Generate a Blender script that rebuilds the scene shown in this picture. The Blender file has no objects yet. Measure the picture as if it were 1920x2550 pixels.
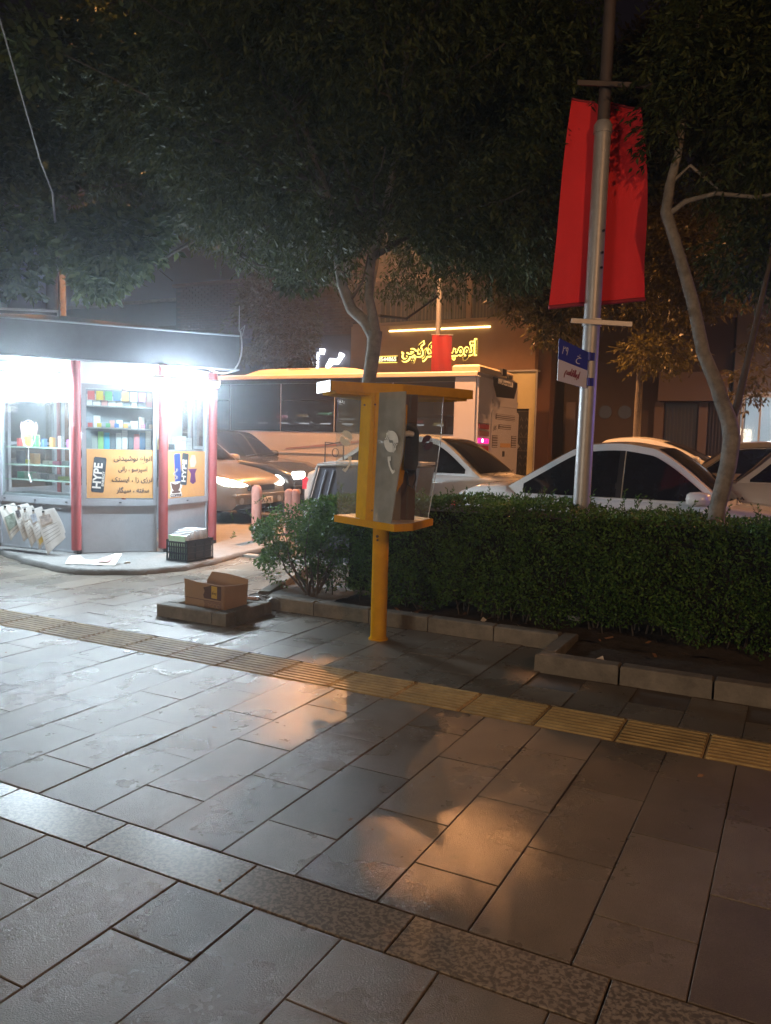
import bpy, bmesh, math, random, unicodedata
import numpy as np
from mathutils import Vector, Matrix
random.seed(7); rng = np.random.default_rng(7)
sc = bpy.context.scene
col = sc.collection
R = math.radians

# ------------------------------------------------------------------ camera
PITCH, ROLL, HC = R(4.9), R(1.5), 1.398
cam = bpy.data.objects.new('camera', bpy.data.cameras.new('camera')); col.objects.link(cam)
fwd = Vector((0, math.cos(PITCH), -math.sin(PITCH))); r0 = Vector((1, 0, 0)); u0 = r0.cross(fwd)
rt = r0*math.cos(ROLL) + u0*math.sin(ROLL); up = -r0*math.sin(ROLL) + u0*math.cos(ROLL)
M = Matrix((rt, up, -fwd)).transposed().to_4x4(); M.translation = (0, 0, HC)
cam.matrix_world = M
cam.data.sensor_fit = 'VERTICAL'; cam.data.sensor_height = 24.0
cam.data.lens = 24.0*2000/2550
cam.data.clip_start = 0.05; cam.data.clip_end = 600
sc.camera = cam

# ------------------------------------------------------------------ night sky, moon, exposure
world = bpy.data.worlds.new("World"); sc.world = world; world.use_nodes = True
wn = world.node_tree.nodes; wl = world.node_tree.links; wn.clear()
wo = wn.new('ShaderNodeOutputWorld'); bg = wn.new('ShaderNodeBackground'); sky = wn.new('ShaderNodeTexSky')
sky.sky_type = 'NISHITA'; sky.sun_disc = False; sky.sun_elevation = R(-4); sky.sun_rotation = R(200)
hs = wn.new('ShaderNodeMixRGB'); hs.blend_type = 'ADD'; hs.inputs['Fac'].default_value = 1.0
hs.inputs['Color2'].default_value = (0.075, 0.045, 0.06, 1)       # sodium-lit town air
wl.new(sky.outputs[0], hs.inputs['Color1']); wl.new(hs.outputs[0], bg.inputs['Color']); wl.new(bg.outputs[0], wo.inputs[0])
bg.inputs['Strength'].default_value = 0.05
sun = bpy.data.objects.new('moon', bpy.data.lights.new('moon', 'SUN')); col.objects.link(sun)
sun.data.energy = 0.004; sun.data.angle = R(0.5); sun.data.color = (1, .96, .9); sun.rotation_euler = (R(40), 0, R(20))
sc.view_settings.view_transform = 'Standard'; sc.view_settings.look = 'None'
sc.view_settings.exposure = 0.0; sc.view_settings.gamma = 1.0; sc.view_settings.use_curve_mapping = False
sc.cycles.use_denoising = True
sc.cycles.max_bounces = 8; sc.cycles.transparent_max_bounces = 16; sc.cycles.volume_bounces = 0
sc.cycles.sample_clamp_indirect = 4.0; sc.cycles.caustics_reflective = False; sc.cycles.caustics_refractive = False

# ------------------------------------------------------------------ street frame: u along the kerb, v across the street
PHI = R(-27.2)
B2 = Vector((math.cos(PHI), math.sin(PHI), 0)); A2 = Vector((-math.sin(PHI), math.cos(PHI), 0))
def W(u, v, z=0.0): return B2*u + A2*v + Vector((0, 0, z))
def uv_of(x, y): return x*B2.x + y*B2.y, x*A2.x + y*A2.y
def proj(p):
    d = Vector(p) - Vector((0, 0, HC)); k = d.dot(fwd)
    return (960 + 2000*d.dot(rt)/k, 1275 - 2000*d.dot(up)/k) if k > .05 else (-9999, -9999)
def road_z(v): return -0.06 + 0.03*(v - 7.5)

# ------------------------------------------------------------------ lights
def lamp(name, kind, loc, energy, color, size=.1, aim=None, spot=None, blend=.4):
    l = bpy.data.lights.new(name, kind); l.energy = energy; l.color = color
    if kind == 'AREA': l.size = size
    else: l.shadow_soft_size = size
    if kind == 'SPOT': l.spot_size = R(spot); l.spot_blend = blend
    o = bpy.data.objects.new(name, l); col.objects.link(o); o.location = loc
    if aim is not None: o.rotation_euler = (Vector(aim) - Vector(loc)).to_track_quat('-Z', 'Y').to_euler()
    return o
KLAMP1 = Vector((-4.02, 8.86, 2.03)); KLAMP2 = Vector((-2.30, 9.16, 2.02))
COOL = (.74, .90, 1.0); SOD = (1.0, .43, .155)
P_K = 126
def tube_light(loc, watts, along):
    o = lamp('kiosk_light', 'AREA', loc + Vector((.02, -.03, -.06)), watts*.6, COOL, .8)
    o.data.shape = 'RECTANGLE'; o.data.size = .8; o.data.size_y = .07
    z = Vector((-.22, .50, .84)).normalized(); x = (along - z*along.dot(z)).normalized(); y = z.cross(x)     # shines down and out over the pavement
    m = Matrix((x, y, z)).transposed().to_4x4(); m.translation = o.location; o.matrix_world = m
    lamp('kiosk_light', 'POINT', loc + Vector((0, -.02, -.08)), watts*1.25, COOL, .07)
tube_light(KLAMP1, P_K, Vector((-.9, .4, 0))); tube_light(KLAMP2, P_K*1.15, Vector((.8, .55, 0)))
lamp('kiosk_inside_light', 'POINT', (-3.3, 10.4, 2.0), 110, (.85, .93, 1), .1)
SL1 = Vector((.66, 18.6, 6.45)); SLA = Vector((-.35, 15.4, 8.5))
LAMPS = [(SL1, 1100), (W(4.8, 15.2, 6.4), 3600), (W(-13.6, 11.4, 7.2), 1300), (SLA, 12500)]   # sodium street lamps (head, watts)
for p, e in LAMPS:
    k_ = [l[0] for l in LAMPS].index(p); tilt = [-A2*1.5, -B2*5, A2*2 + B2*2, -A2*4][k_]
    lamp('sodium_light', 'SPOT', p - Vector((0, 0, .12)), e, SOD, .07, aim=p - Vector((0, 0, 10)) + tilt, spot=[140, 118, 128, 128][k_], blend=.35)

# ------------------------------------------------------------------ materials
MATS = {}
def mat(name, color=(.5, .5, .5), rough=.6, metal=0.0, var=0.0, vscale=6.0, bump=0.0, bscale=80.0, emit=None, estr=0.0,
        trans=0.0, spec=.5, objvar=0.0, coat=0.0, color2=None, alpha=1.0, rvar=0.0, island=0.0, coords='Object'):
    if name in MATS: return MATS[name]
    m = bpy.data.materials.new(name); m.use_nodes = True; nt = m.node_tree; n = nt.nodes; L = nt.links
    p = n['Principled BSDF']
    p.inputs['Base Color'].default_value = (*color, 1); p.inputs['Roughness'].default_value = rough
    p.inputs['Metallic'].default_value = metal; p.inputs['Specular IOR Level'].default_value = spec
    p.inputs['Transmission Weight'].default_value = trans; p.inputs['Coat Weight'].default_value = coat
    p.inputs['Alpha'].default_value = alpha
    if emit: p.inputs['Emission Color'].default_value = (*emit, 1); p.inputs['Emission Strength'].default_value = estr
    if var or bump or rvar:
        tc = n.new('ShaderNodeTexCoord') if coords != 'Position' else n.new('ShaderNodeNewGeometry')
    c_out = None
    if var or color2:
        nz = n.new('ShaderNodeTexNoise'); nz.inputs['Scale'].default_value = vscale; nz.inputs['Detail'].default_value = 11
        nz.inputs['Roughness'].default_value = .72
        if not var: tc = n.new('ShaderNodeTexCoord')
        L.new(tc.outputs[coords], nz.inputs['Vector'])
        rp = n.new('ShaderNodeValToRGB'); rp.color_ramp.elements[0].position = .3; rp.color_ramp.elements[1].position = .72
        c2 = color2 or tuple(min(1, c*(1+var)) for c in color); c1 = color if color2 else tuple(c*(1-var) for c in color)
        rp.color_ramp.elements[0].color = (*c1, 1); rp.color_ramp.elements[1].color = (*c2, 1)
        L.new(nz.outputs['Fac'], rp.inputs['Fac']); c_out = rp.outputs['Color']
    if objvar or island:
        if c_out is None:
            rgb = n.new('ShaderNodeRGB'); rgb.outputs[0].default_value = (*color, 1); c_out = rgb.outputs[0]
        hv = n.new('ShaderNodeHueSaturation')
        if island:
            g = n.new('ShaderNodeNewGeometry'); src = g.outputs['Random Per Island']; amt = island
        else:
            g = n.new('ShaderNodeObjectInfo'); src = g.outputs['Random']; amt = objvar
        mr = n.new('ShaderNodeMapRange'); mr.inputs['To Min'].default_value = 1-amt; mr.inputs['To Max'].default_value = 1+amt
        L.new(src, mr.inputs['Value']); L.new(mr.outputs[0], hv.inputs['Value']); L.new(c_out, hv.inputs['Color']); c_out = hv.outputs[0]
    if c_out is not None: L.new(c_out, p.inputs['Base Color'])
    if bump:
        nb = n.new('ShaderNodeTexNoise'); nb.inputs['Scale'].default_value = bscale; nb.inputs['Detail'].default_value = 4
        L.new(tc.outputs[coords], nb.inputs['Vector'])
        b = n.new('ShaderNodeBump'); b.inputs['Strength'].default_value = bump; b.inputs['Distance'].default_value = .01
        L.new(nb.outputs['Fac'], b.inputs['Height']); L.new(b.outputs[0], p.inputs['Normal'])
    if rvar:
        nr = n.new('ShaderNodeTexNoise'); nr.inputs['Scale'].default_value = 3.5; nr.inputs['Detail'].default_value = 5
        L.new(tc.outputs[coords], nr.inputs['Vector'])
        m2 = n.new('ShaderNodeMapRange'); m2.inputs['From Min'].default_value = .2; m2.inputs['From Max'].default_value = .8
        m2.inputs['To Min'].default_value = rough-rvar; m2.inputs['To Max'].default_value = rough+rvar
        L.new(nr.outputs['Fac'], m2.inputs['Value']); L.new(m2.outputs[0], p.inputs['Roughness'])
    MATS[name] = m; return m
def glow(name, color, strength): return mat(name, (0, 0, 0), .6, emit=color, estr=strength)
def thin_glass(name, tint=(.93, .96, .95), dirt=.06):
    m = bpy.data.materials.new(name); m.use_nodes = True; nt = m.node_tree; n = nt.nodes; L = nt.links
    n.remove(n['Principled BSDF']); out = n['Material Output']
    tr = n.new('ShaderNodeBsdfTransparent'); tr.inputs[0].default_value = (*tint, 1)
    gl = n.new('ShaderNodeBsdfGlossy'); gl.inputs['Roughness'].default_value = .04
    df = n.new('ShaderNodeBsdfDiffuse'); df.inputs[0].default_value = (.55, .56, .53, 1)
    lw = n.new('ShaderNodeLayerWeight'); pw = n.new('ShaderNodeMath'); pw.operation = 'POWER'; pw.inputs[1].default_value = 4.5
    L.new(lw.outputs['Facing'], pw.inputs[0]); fr = n.new('ShaderNodeMapRange'); L.new(pw.outputs[0], fr.inputs['Value'])
    fr.inputs['To Min'].default_value = .035; fr.inputs['To Max'].default_value = .85
    m1 = n.new('ShaderNodeMixShader'); m2 = n.new('ShaderNodeMixShader')
    L.new(fr.outputs[0], m1.inputs[0]); L.new(tr.outputs[0], m1.inputs[1]); L.new(gl.outputs[0], m1.inputs[2])
    tc = n.new('ShaderNodeTexCoord'); nz = n.new('ShaderNodeTexNoise'); nz.inputs['Scale'].default_value = 7; nz.inputs['Detail'].default_value = 8
    L.new(tc.outputs['Object'], nz.inputs['Vector'])
    mr = n.new('ShaderNodeMapRange'); mr.inputs['From Min'].default_value = .35; mr.inputs['From Max'].default_value = .75
    mr.inputs['To Min'].default_value = dirt*.7; mr.inputs['To Max'].default_value = dirt*(1.35 if dirt < .4 else 1.12)
    L.new(nz.outputs['Fac'], mr.inputs['Value']); L.new(mr.outputs[0], m2.inputs[0])
    L.new(m1.outputs[0], m2.inputs[1]); L.new(df.outputs[0], m2.inputs[2]); L.new(m2.outputs[0], out.inputs[0])
    MATS[name] = m; return m
def leaf_mat(name, c1, c2, rough=.38, transl=.25):
    m = bpy.data.materials.new(name); m.use_nodes = True; nt = m.node_tree; n = nt.nodes; L = nt.links
    p = n['Principled BSDF']; p.inputs['Roughness'].default_value = rough; p.inputs['Specular IOR Level'].default_value = .2
    g = n.new('ShaderNodeNewGeometry'); rp = n.new('ShaderNodeValToRGB')
    rp.color_ramp.elements[0].color = (*c1, 1); rp.color_ramp.elements[1].color = (*c2, 1)
    L.new(g.outputs['Random Per Island'], rp.inputs['Fac']); L.new(rp.outputs['Color'], p.inputs['Base Color'])
    t = n.new('ShaderNodeBsdfTranslucent'); L.new(rp.outputs['Color'], t.inputs['Color'])
    mx = n.new('ShaderNodeMixShader'); mx.inputs[0].default_value = transl
    L.new(p.outputs[0], mx.inputs[1]); L.new(t.outputs[0], mx.inputs[2]); L.new(mx.outputs[0], n['Material Output'].inputs[0])
    MATS[name] = m; return m
# stone slab: granular grey basalt
def slab_material():
    m = bpy.data.materials.new('slab_stone'); m.use_nodes = True; nt = m.node_tree; n = nt.nodes; L = nt.links; p = n['Principled BSDF']
    geo = n.new('ShaderNodeNewGeometry'); oi = n.new('ShaderNodeObjectInfo')
    def noise(sc_, det, rg=.6):
        q = n.new('ShaderNodeTexNoise'); q.inputs['Scale'].default_value = sc_; q.inputs['Detail'].default_value = det; q.inputs['Roughness'].default_value = rg; L.new(geo.outputs['Position'], q.inputs['Vector']); return q
    def rng_(src, a, b, c, d):
        q = n.new('ShaderNodeMapRange'); q.inputs['From Min'].default_value = a; q.inputs['From Max'].default_value = b; q.inputs['To Min'].default_value = c; q.inputs['To Max'].default_value = d; L.new(src, q.inputs['Value']); return q.outputs[0]
    def mul(a, b):
        q = n.new('ShaderNodeMath'); q.operation = 'MULTIPLY'; L.new(a, q.inputs[0]); L.new(b, q.inputs[1]); return q.outputs[0]
    big = rng_(noise(.9, 4).outputs['Fac'], .3, .7, .70, 1.25); mid = rng_(noise(6, 7, .7).outputs['Fac'], .3, .7, .82, 1.15); fine = rng_(noise(300, 2).outputs['Fac'], .25, .75, .66, 1.36)
    per = rng_(oi.outputs['Random'], 0, 1, .68, 1.30)
    v = n.new('ShaderNodeTexVoronoi'); v.inputs['Scale'].default_value = 4.2; L.new(geo.outputs['Position'], v.inputs['Vector']); gum = rng_(v.outputs['Distance'], .055, .085, .62, 1.0)
    f = mul(mul(mul(big, mid), mul(fine, per)), gum)
    base = n.new('ShaderNodeMixRGB'); base.inputs['Color1'].default_value = (.148, .122, .092, 1); base.inputs['Color2'].default_value = (.140, .130, .114, 1); L.new(noise(1.7, 3).outputs['Fac'], base.inputs['Fac'])
    hv = n.new('ShaderNodeHueSaturation'); L.new(base.outputs[0], hv.inputs['Color']); L.new(f, hv.inputs['Value']); L.new(hv.outputs[0], p.inputs['Base Color'])
    L.new(rng_(noise(2.3, 5).outputs['Fac'], .2, .8, .20, .38), p.inputs['Roughness'])
    b = n.new('ShaderNodeBump'); b.inputs['Strength'].default_value = .45; b.inputs['Distance'].default_value = .006; L.new(noise(210, 3, .7).outputs['Fac'], b.inputs['Height']); L.new(b.outputs[0], p.inputs['Normal'])
    return m
SLAB = slab_material()
def granite():
    m = bpy.data.materials.new('mottled_granite'); m.use_nodes = True; nt = m.node_tree; n = nt.nodes; L = nt.links; p = n['Principled BSDF']
    p.inputs['Roughness'].default_value = .35
    tc = n.new('ShaderNodeNewGeometry'); v = n.new('ShaderNodeTexNoise'); v.inputs['Scale'].default_value = 72; v.inputs['Detail'].default_value = 4; v.inputs['Distortion'].default_value = .5
    L.new(tc.outputs['Position'], v.inputs['Vector']); rp = n.new('ShaderNodeValToRGB'); e = rp.color_ramp.elements
    e[0].position = .44; e[0].color = (.10, .09, .078, 1); e[1].position = .57; e[1].color = (.25, .22, .18, 1)
    L.new(v.outputs['Fac'], rp.inputs['Fac']); L.new(rp.outputs['Color'], p.inputs['Base Color'])
    b = n.new('ShaderNodeBump'); b.inputs['Strength'].default_value = .12; b.inputs['Distance'].default_value = .006
    L.new(v.outputs['Fac'], b.inputs['Height']); L.new(b.outputs[0], p.inputs['Normal']); return m
GRANITE = granite()
TACT = mat('tactile_concrete', (.36, .27, .12), .5, var=.42, vscale=7, bump=.4, bscale=120, objvar=.12, coords='Position')
KERB = mat('kerb_concrete', (.18, .165, .14), .8, var=.42, vscale=6, bump=.5, bscale=70, objvar=.12, coords='Position')
JOINT = mat('joint_dirt', (.075, .068, .06), .95, var=.3)
CONC = mat('plinth_concrete', (.17, .17, .165), .85, var=.2, vscale=5, bump=.8, bscale=30)
SOIL = mat('soil', (.055, .045, .035), .95, var=.5, vscale=14, bump=1.0, bscale=40)
ASPH = mat('asphalt', (.05, .05, .05), .75, var=.3, vscale=3, bump=.5, bscale=120)
YEL = mat('yellow_paint', (.58, .30, .010), .8, var=.13, vscale=9, bump=.12, bscale=40, spec=0.0)
REDC = mat('red_paint', (.30, .06, .06), .55, var=.1)
GREYM = mat('grey_painted_metal', (.31, .335, .37), .5, var=.16, vscale=3, bump=.1)
DKM = mat('dark_metal', (.028, .028, .032), .5, var=.3, bump=.1)
BLK = mat('black_plastic', (.014, .014, .016), .38, var=.2)
WHT = mat('white_plastic', (.7, .7, .7), .45, var=.05)
PAPER = mat('paper', (.68, .67, .64), .8, var=.08, vscale=10)
INK = mat('ink', (.03, .03, .035), .7, var=.2)
GALV = mat('galvanised_steel', (.40, .40, .41), .42, metal=.35, var=.13, vscale=14, bump=.1, bscale=60)
RUBBER = mat('tyre_rubber', (.02, .02, .02), .8, var=.2)
CARGL = mat('car_glass', (.012, .013, .015), .06, var=.2)
CLEAR = thin_glass('clear_glass', dirt=.15); KGLASS = thin_glass('kiosk_glass', dirt=.02); DUSTY = thin_glass('dusty_glass', (.60, .62, .55), dirt=.50)
BARK = mat('ash_bark', (.19, .175, .155), .85, var=.5, vscale=11, bump=1.0, bscale=26)
BARK2 = mat('dark_bark', (.075, .062, .05), .9, var=.4, vscale=9, bump=1.0, bscale=22)
LEAF = leaf_mat('ash_leaf', (.024, .038, .011), (.080, .098, .030), .55)
LEAFM = leaf_mat('maple_leaf', (.034, .056, .018), (.10, .13, .042), .55)
LEAFH = leaf_mat('hedge_leaf', (.030, .085, .018), (.12, .22, .05), .5, .25)
LEAFO = leaf_mat('dry_leaf', (.06, .055, .015), (.12, .10, .03), .4, .35)
FABRIC = mat('red_banner_cloth', (.80, .024, .034), .75, var=.10, vscale=2.5, bump=.3, bscale=200)
CARD = mat('cardboard', (.36, .23, .13), .8, var=.12, vscale=5, bump=.15)
CARDP = mat('cardboard_print', (.10, .05, .035), .7, var=.2)

# ------------------------------------------------------------------ mesh helpers
class MB:
    def __init__(s): s.v = []; s.f = []; s.sm = []
    def add(s, vs, fs, smooth=False):
        k = len(s.v); s.v += [tuple(x) for x in vs]; s.f += [tuple(i+k for i in f) for f in fs]; s.sm += [smooth]*len(fs); return s
    def box(s, x0, x1, y0, y1, z0, z1, c=0.0):
        if c <= 0:
            vs = [(x, y, z) for z in (z0, z1) for y in (y0, y1) for x in (x0, x1)]
            return s.add(vs, [(0, 2, 3, 1), (4, 5, 7, 6), (0, 1, 5, 4), (2, 6, 7, 3), (0, 4, 6, 2), (1, 3, 7, 5)])
        vs = []
        for z, i in ((z0, 0), (z1-c, 0), (z1, c)):
            vs += [(x0+i, y0+i, z), (x1-i, y0+i, z), (x1-i, y1-i, z), (x0+i, y1-i, z)]
        fs = [(3, 2, 1, 0), (8, 9, 10, 11)]
        for b in (0, 4):
            for i in range(4): fs.append((b+i, b+(i+1) % 4, b+4+(i+1) % 4, b+4+i))
        return s.add(vs, fs)
    def prism(s, poly, z0, z1, smooth=False):
        n = len(poly); vs = [(x, y, z0) for x, y in poly] + [(x, y, z1) for x, y in poly]
        return s.add(vs, [tuple(reversed(range(n))), tuple(range(n, 2*n))] + [(i, (i+1) % n, n+(i+1) % n, n+i) for i in range(n)], smooth)
    def prism_y(s, poly, y0, y1):     # polygon in x,z extruded along y
        n = len(poly); vs = [(x, y0, z) for x, z in poly] + [(x, y1, z) for x, z in poly]
        return s.add(vs, [tuple(range(n)), tuple(reversed(range(n, 2*n)))] + [(i, n+i, n+(i+1) % n, (i+1) % n) for i in range(n)])
    def tube(s, pts, rad, n=8, caps=True):
        pts = [Vector(p) for p in pts]; rad = rad if isinstance(rad, (list, tuple)) else [rad]*len(pts)
        k = len(s.v); prev = None; vs = []
        for i, p in enumerate(pts):
            d = (pts[min(i+1, len(pts)-1)] - pts[max(i-1, 0)]).normalized()
            if prev is None: a = d.orthogonal().normalized()
            else: a = (prev - d*prev.dot(d)); a = a.normalized() if a.length > 1e-6 else d.orthogonal().normalized()
            prev = a; b = d.cross(a)
            for j in range(n):
                t = 2*math.pi*j/n; vs.append(p + (a*math.cos(t) + b*math.sin(t))*rad[i])
        fs = [(i*n+j, i*n+(j+1) % n, (i+1)*n+(j+1) % n, (i+1)*n+j) for i in range(len(pts)-1) for j in range(n)]
        s.add(vs, fs, True)
        if caps: s.add(vs[:n], [tuple(reversed(range(n)))]); s.add(vs[-n:], [tuple(range(n))])
        return s
    def cyl(s, x, y, z0, z1, r, n=16, r2=None): return s.tube([(x, y, z0), (x, y, z1)], [r, r if r2 is None else r2], n)
    def quad(s, a, b, c, d): return s.add([a, b, c, d], [(0, 1, 2, 3)])
    def grid(s, rows, smooth=True, close=False):
        h = len(rows); w = len(rows[0]); vs = [p for r in rows for p in r]
        return s.add(vs, [(i*w+j, i*w+j+1, (i+1)*w+j+1, (i+1)*w+j) for i in range(h-1) for j in range(w-1)], smooth)
    def mesh(s, name):
        m = bpy.data.meshes.new(name); m.from_pydata(s.v, [], s.f); m.polygons.foreach_set('use_smooth', s.sm); m.update(); return m
def obj(name, mb, m, parent=None, loc=None, rot=None, **props):
    me = mb if isinstance(mb, bpy.types.Mesh) else mb.mesh(name)
    if m is not None and not me.materials: me.materials.append(m)
    o = bpy.data.objects.new(name, me); col.objects.link(o)
    if parent is not None: o.parent = parent
    if loc is not None: o.location = loc
    if rot is not None: o.rotation_euler = rot
    for k, v in props.items(): o[k] = v
    return o
def tag(o, label, cat, group=None):
    o['label'] = label; o['category'] = cat
    if group: o['group'] = group
    return o
def thing(name, label, cat, loc=(0, 0, 0), rz=0.0, group=None):
    o = bpy.data.objects.new(name, None); col.objects.link(o); o.location = loc; o.rotation_euler = (0, 0, rz)
    o.empty_display_size = .1
    return tag(o, label, cat, group)
def struct(name, mb, m, parent=None, **k):
    o = obj(name, mb, m, parent, **k)
    if parent is None: o['kind'] = 'structure'
    return o
def shape(s):
    F = shape.F
    if not F:
        for cp in list(range(0xFB50, 0xFDFF)) + list(range(0xFE70, 0xFEFD)):
            d = unicodedata.decomposition(chr(cp)).split()
            if len(d) == 2 and d[0] in ('<initial>', '<medial>', '<final>', '<isolated>'):
                F.setdefault(int(d[1], 16), {}).setdefault(d[0][1:-1], chr(cp))
    j = lambda c: F.get(ord(c), {})
    out = []
    for i, c in enumerate(s):
        f = j(c)
        if not f: out.append(c); continue
        prev = i > 0 and 'initial' in j(s[i-1]); nxt = i < len(s)-1 and bool(j(s[i+1])) and 'initial' in f
        out.append(f.get('medial' if prev and nxt else 'final' if prev else 'initial' if nxt else 'isolated', c))
    return ''.join(reversed(out))
shape.F = {}
def text(name, body, size, m, parent, mw, width=None, arabic=False, offset=0.0, extrude=.001, label=None):
    """flat lettering; mw = matrix whose x,y span the writing plane"""
    c = bpy.data.curves.new(name, 'FONT'); c.body = shape(body) if arabic else body
    c.size = size; c.align_x = 'CENTER'; c.align_y = 'CENTER'; c.offset = offset; c.extrude = extrude
    t = bpy.data.objects.new(name, c); col.objects.link(t)
    dg = bpy.context.evaluated_depsgraph_get(); me = bpy.data.meshes.new_from_object(t.evaluated_get(dg))
    bpy.data.objects.remove(t); bpy.data.curves.remove(c)
    if width:
        xs = [v.co.x for v in me.vertices]; k = width/(max(xs)-min(xs)); cx = (max(xs)+min(xs))/2
        for v in me.vertices: v.co.x = (v.co.x-cx)*k
    me.name = name; me.materials.clear()
    o = obj(name, me, m, parent)
    if parent is not None: o.matrix_parent_inverse = Matrix.Identity(4)
    o.matrix_local = mw
    if label: o['label'] = label
    return o
def plane_mw(origin, x, y):
    x = Vector(x).normalized(); z = x.cross(Vector(y)).normalized(); y = z.cross(x)
    m = Matrix((x, y, z)).transposed().to_4x4(); m.translation = origin; return m
def fast_mesh(name, V, nq):
    """V: (nq*4,3) array of quad corners"""
    me = bpy.data.meshes.new(name); me.vertices.add(nq*4); me.vertices.foreach_set('co', V.astype(np.float32).ravel())
    me.loops.add(nq*4); me.loops.foreach_set('vertex_index', np.arange(nq*4, dtype=np.int32))
    me.polygons.add(nq); me.polygons.foreach_set('loop_start', np.arange(0, nq*4, 4, dtype=np.int32))
    try: me.polygons.foreach_set('loop_total', np.full(nq, 4, dtype=np.int32))
    except Exception: pass
    me.update(calc_edges=True); return me
def norm(a): return a/np.maximum(np.linalg.norm(a, axis=1, keepdims=True), 1e-6)
def leaf_quads(P, D, S, L, Wd, fold=.15):
    Nn = np.cross(D, S); mid = P + D*(L*.45)[:, None]
    a = mid + S*(Wd/2)[:, None] - Nn*(L*fold*.5)[:, None]; b = mid - S*(Wd/2)[:, None] - Nn*(L*fold*.5)[:, None]
    t = P + D*L[:, None] - Nn*(L*fold)[:, None]
    return np.stack([P, a, t, b], 1).reshape(-1, 3)

# ================================================================== THE SETTING
# ---- base under the slabs, road, far ground
g = MB(); g.add([W(-70, -60, -.30), W(70, -60, -.30), W(70, 140, -.30), W(-70, 140, -.30)], [(0, 1, 2, 3)]); struct('ground', g, JOINT)
pav = MB(); pav.box(-16, 6, -3, 7.7, -.2, -.008)
pave = struct('pavement', pav, JOINT, rot=(0, 0, PHI))
K0, KP = -.172, .2993
def joints_for(k, zone):
    if zone == 'mid': base, per = (2.36 if k % 2 == 0 else 2.655), .59
    elif zone == 'low': base, per = (1.595 if k % 2 == 0 else 1.305), .59
    else: base, per = (4.80 if k % 2 == 0 else 4.51), .59
    return base, per
slabs = []
for zone, v0, v1, kr in (('low', -.6, 1.88, range(-7, 18)), ('mid', 2.088, 3.855, range(-9, 32)), ('far', 4.225, 7.66, range(-9, 42))):
    for k in kr:
        u1 = K0 - KP*k; ua = u1 - KP
        base, per = joints_for(k, zone); j = base - per*8; cuts = [v0]
        while j < v1:
            if j > v0 + .05 and j < v1 - .05: cuts.append(j)
            j += per
        cuts.append(v1)
        for a, b in zip(cuts, cuts[1:]):
            cu, cv = (ua+u1)/2, (a+b)/2
            if zone == 'far':
                if cu > -1.4 and cv > 4.75: continue
                if cu > -4.35 and b > 5.46:
                    if a > 5.2: continue
                    b = 5.42
                cv = (a+b)/2
            slabs.append((zone, k, ua, u1, a, b))
def vis(p, m=70):
    x, y = proj(p); return -m < x < 1920+m and -m < y < 2550+m
cache = {}
def slab_mesh(w, d, nm):
    key = (round(w, 3), round(d, 3), nm)
    if key not in cache:
        s = MB(); s.box(-w/2, w/2, -d/2, d/2, -.04, 0, .0018); cache[key] = s.mesh(nm)
    return cache[key]
seen, rest = [], []
for s in slabs:
    p = W((s[2]+s[3])/2, (s[4]+s[5])/2)
    (seen if vis(p) else rest).append((p.length, s))
seen.sort(key=lambda t: t[0]); print('slabs in view', len(seen))
rest += seen[285:]; seen = seen[:285]
for _, (zone, k, ua, u1, a, b) in seen:
    gap = random.choice((.0035, .0045, .006))
    m = slab_mesh(u1-ua-gap, b-a-.0045, 'paving_slab')
    obj('paving_slab', m, SLAB, pave, loc=((ua+u1)/2, (a+b)/2, random.uniform(-.0018, .0012)),
        rot=(R(random.uniform(-.22, .22)), R(random.uniform(-.35, .35)), R(random.uniform(-.12, .12))))
rs = MB()
for _, (zone, k, ua, u1, a, b) in rest: rs.box(ua+.002, u1-.002, a+.002, b-.002, -.04, 0, .002)
obj('paving_slabs', rs, SLAB, pave, kind='stuff')
# granite band
x = -2.086 - .575*14
while x < 3:
    obj('granite_slab', slab_mesh(.568, .196, 'granite_slab'), GRANITE, pave, loc=(x+.2875, 1.983, random.uniform(-.001, .001))); x += .575
# tactile strip
def tactile_mesh():
    s = MB(); w, d = .396, .362
    s.box(-w/2, w/2, -d/2, d/2, -.04, -.004, .002)
    n = 8; p = d/n
    for i in range(n):
        y = -d/2 + p*(i+.5); x0, x1 = -w/2+.006, w/2-.006
        s.add([(x0, y-p*.36, -.0045), (x1, y-p*.36, -.0045), (x1-.004, y-p*.2, .003), (x0+.004, y-p*.2, .003),
               (x0+.004, y+p*.2, .003), (x1-.004, y+p*.2, .003), (x1, y+p*.36, -.0045), (x0, y+p*.36, -.0045)],
              [(0, 1, 2, 3), (3, 2, 5, 4), (4, 5, 6, 7), (0, 3, 4, 7), (1, 6, 5, 2)])
    return s.mesh('tactile_tile')
tm = tactile_mesh(); x = -.315*.9645 - .403*20
while x < 2.5:
    obj('tactile_tile', tm, TACT, pave, loc=(x+.2, 4.04, random.uniform(0, .001)), rot=(0, 0, R(random.uniform(-.3, .3)))); x += .4025
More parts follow.
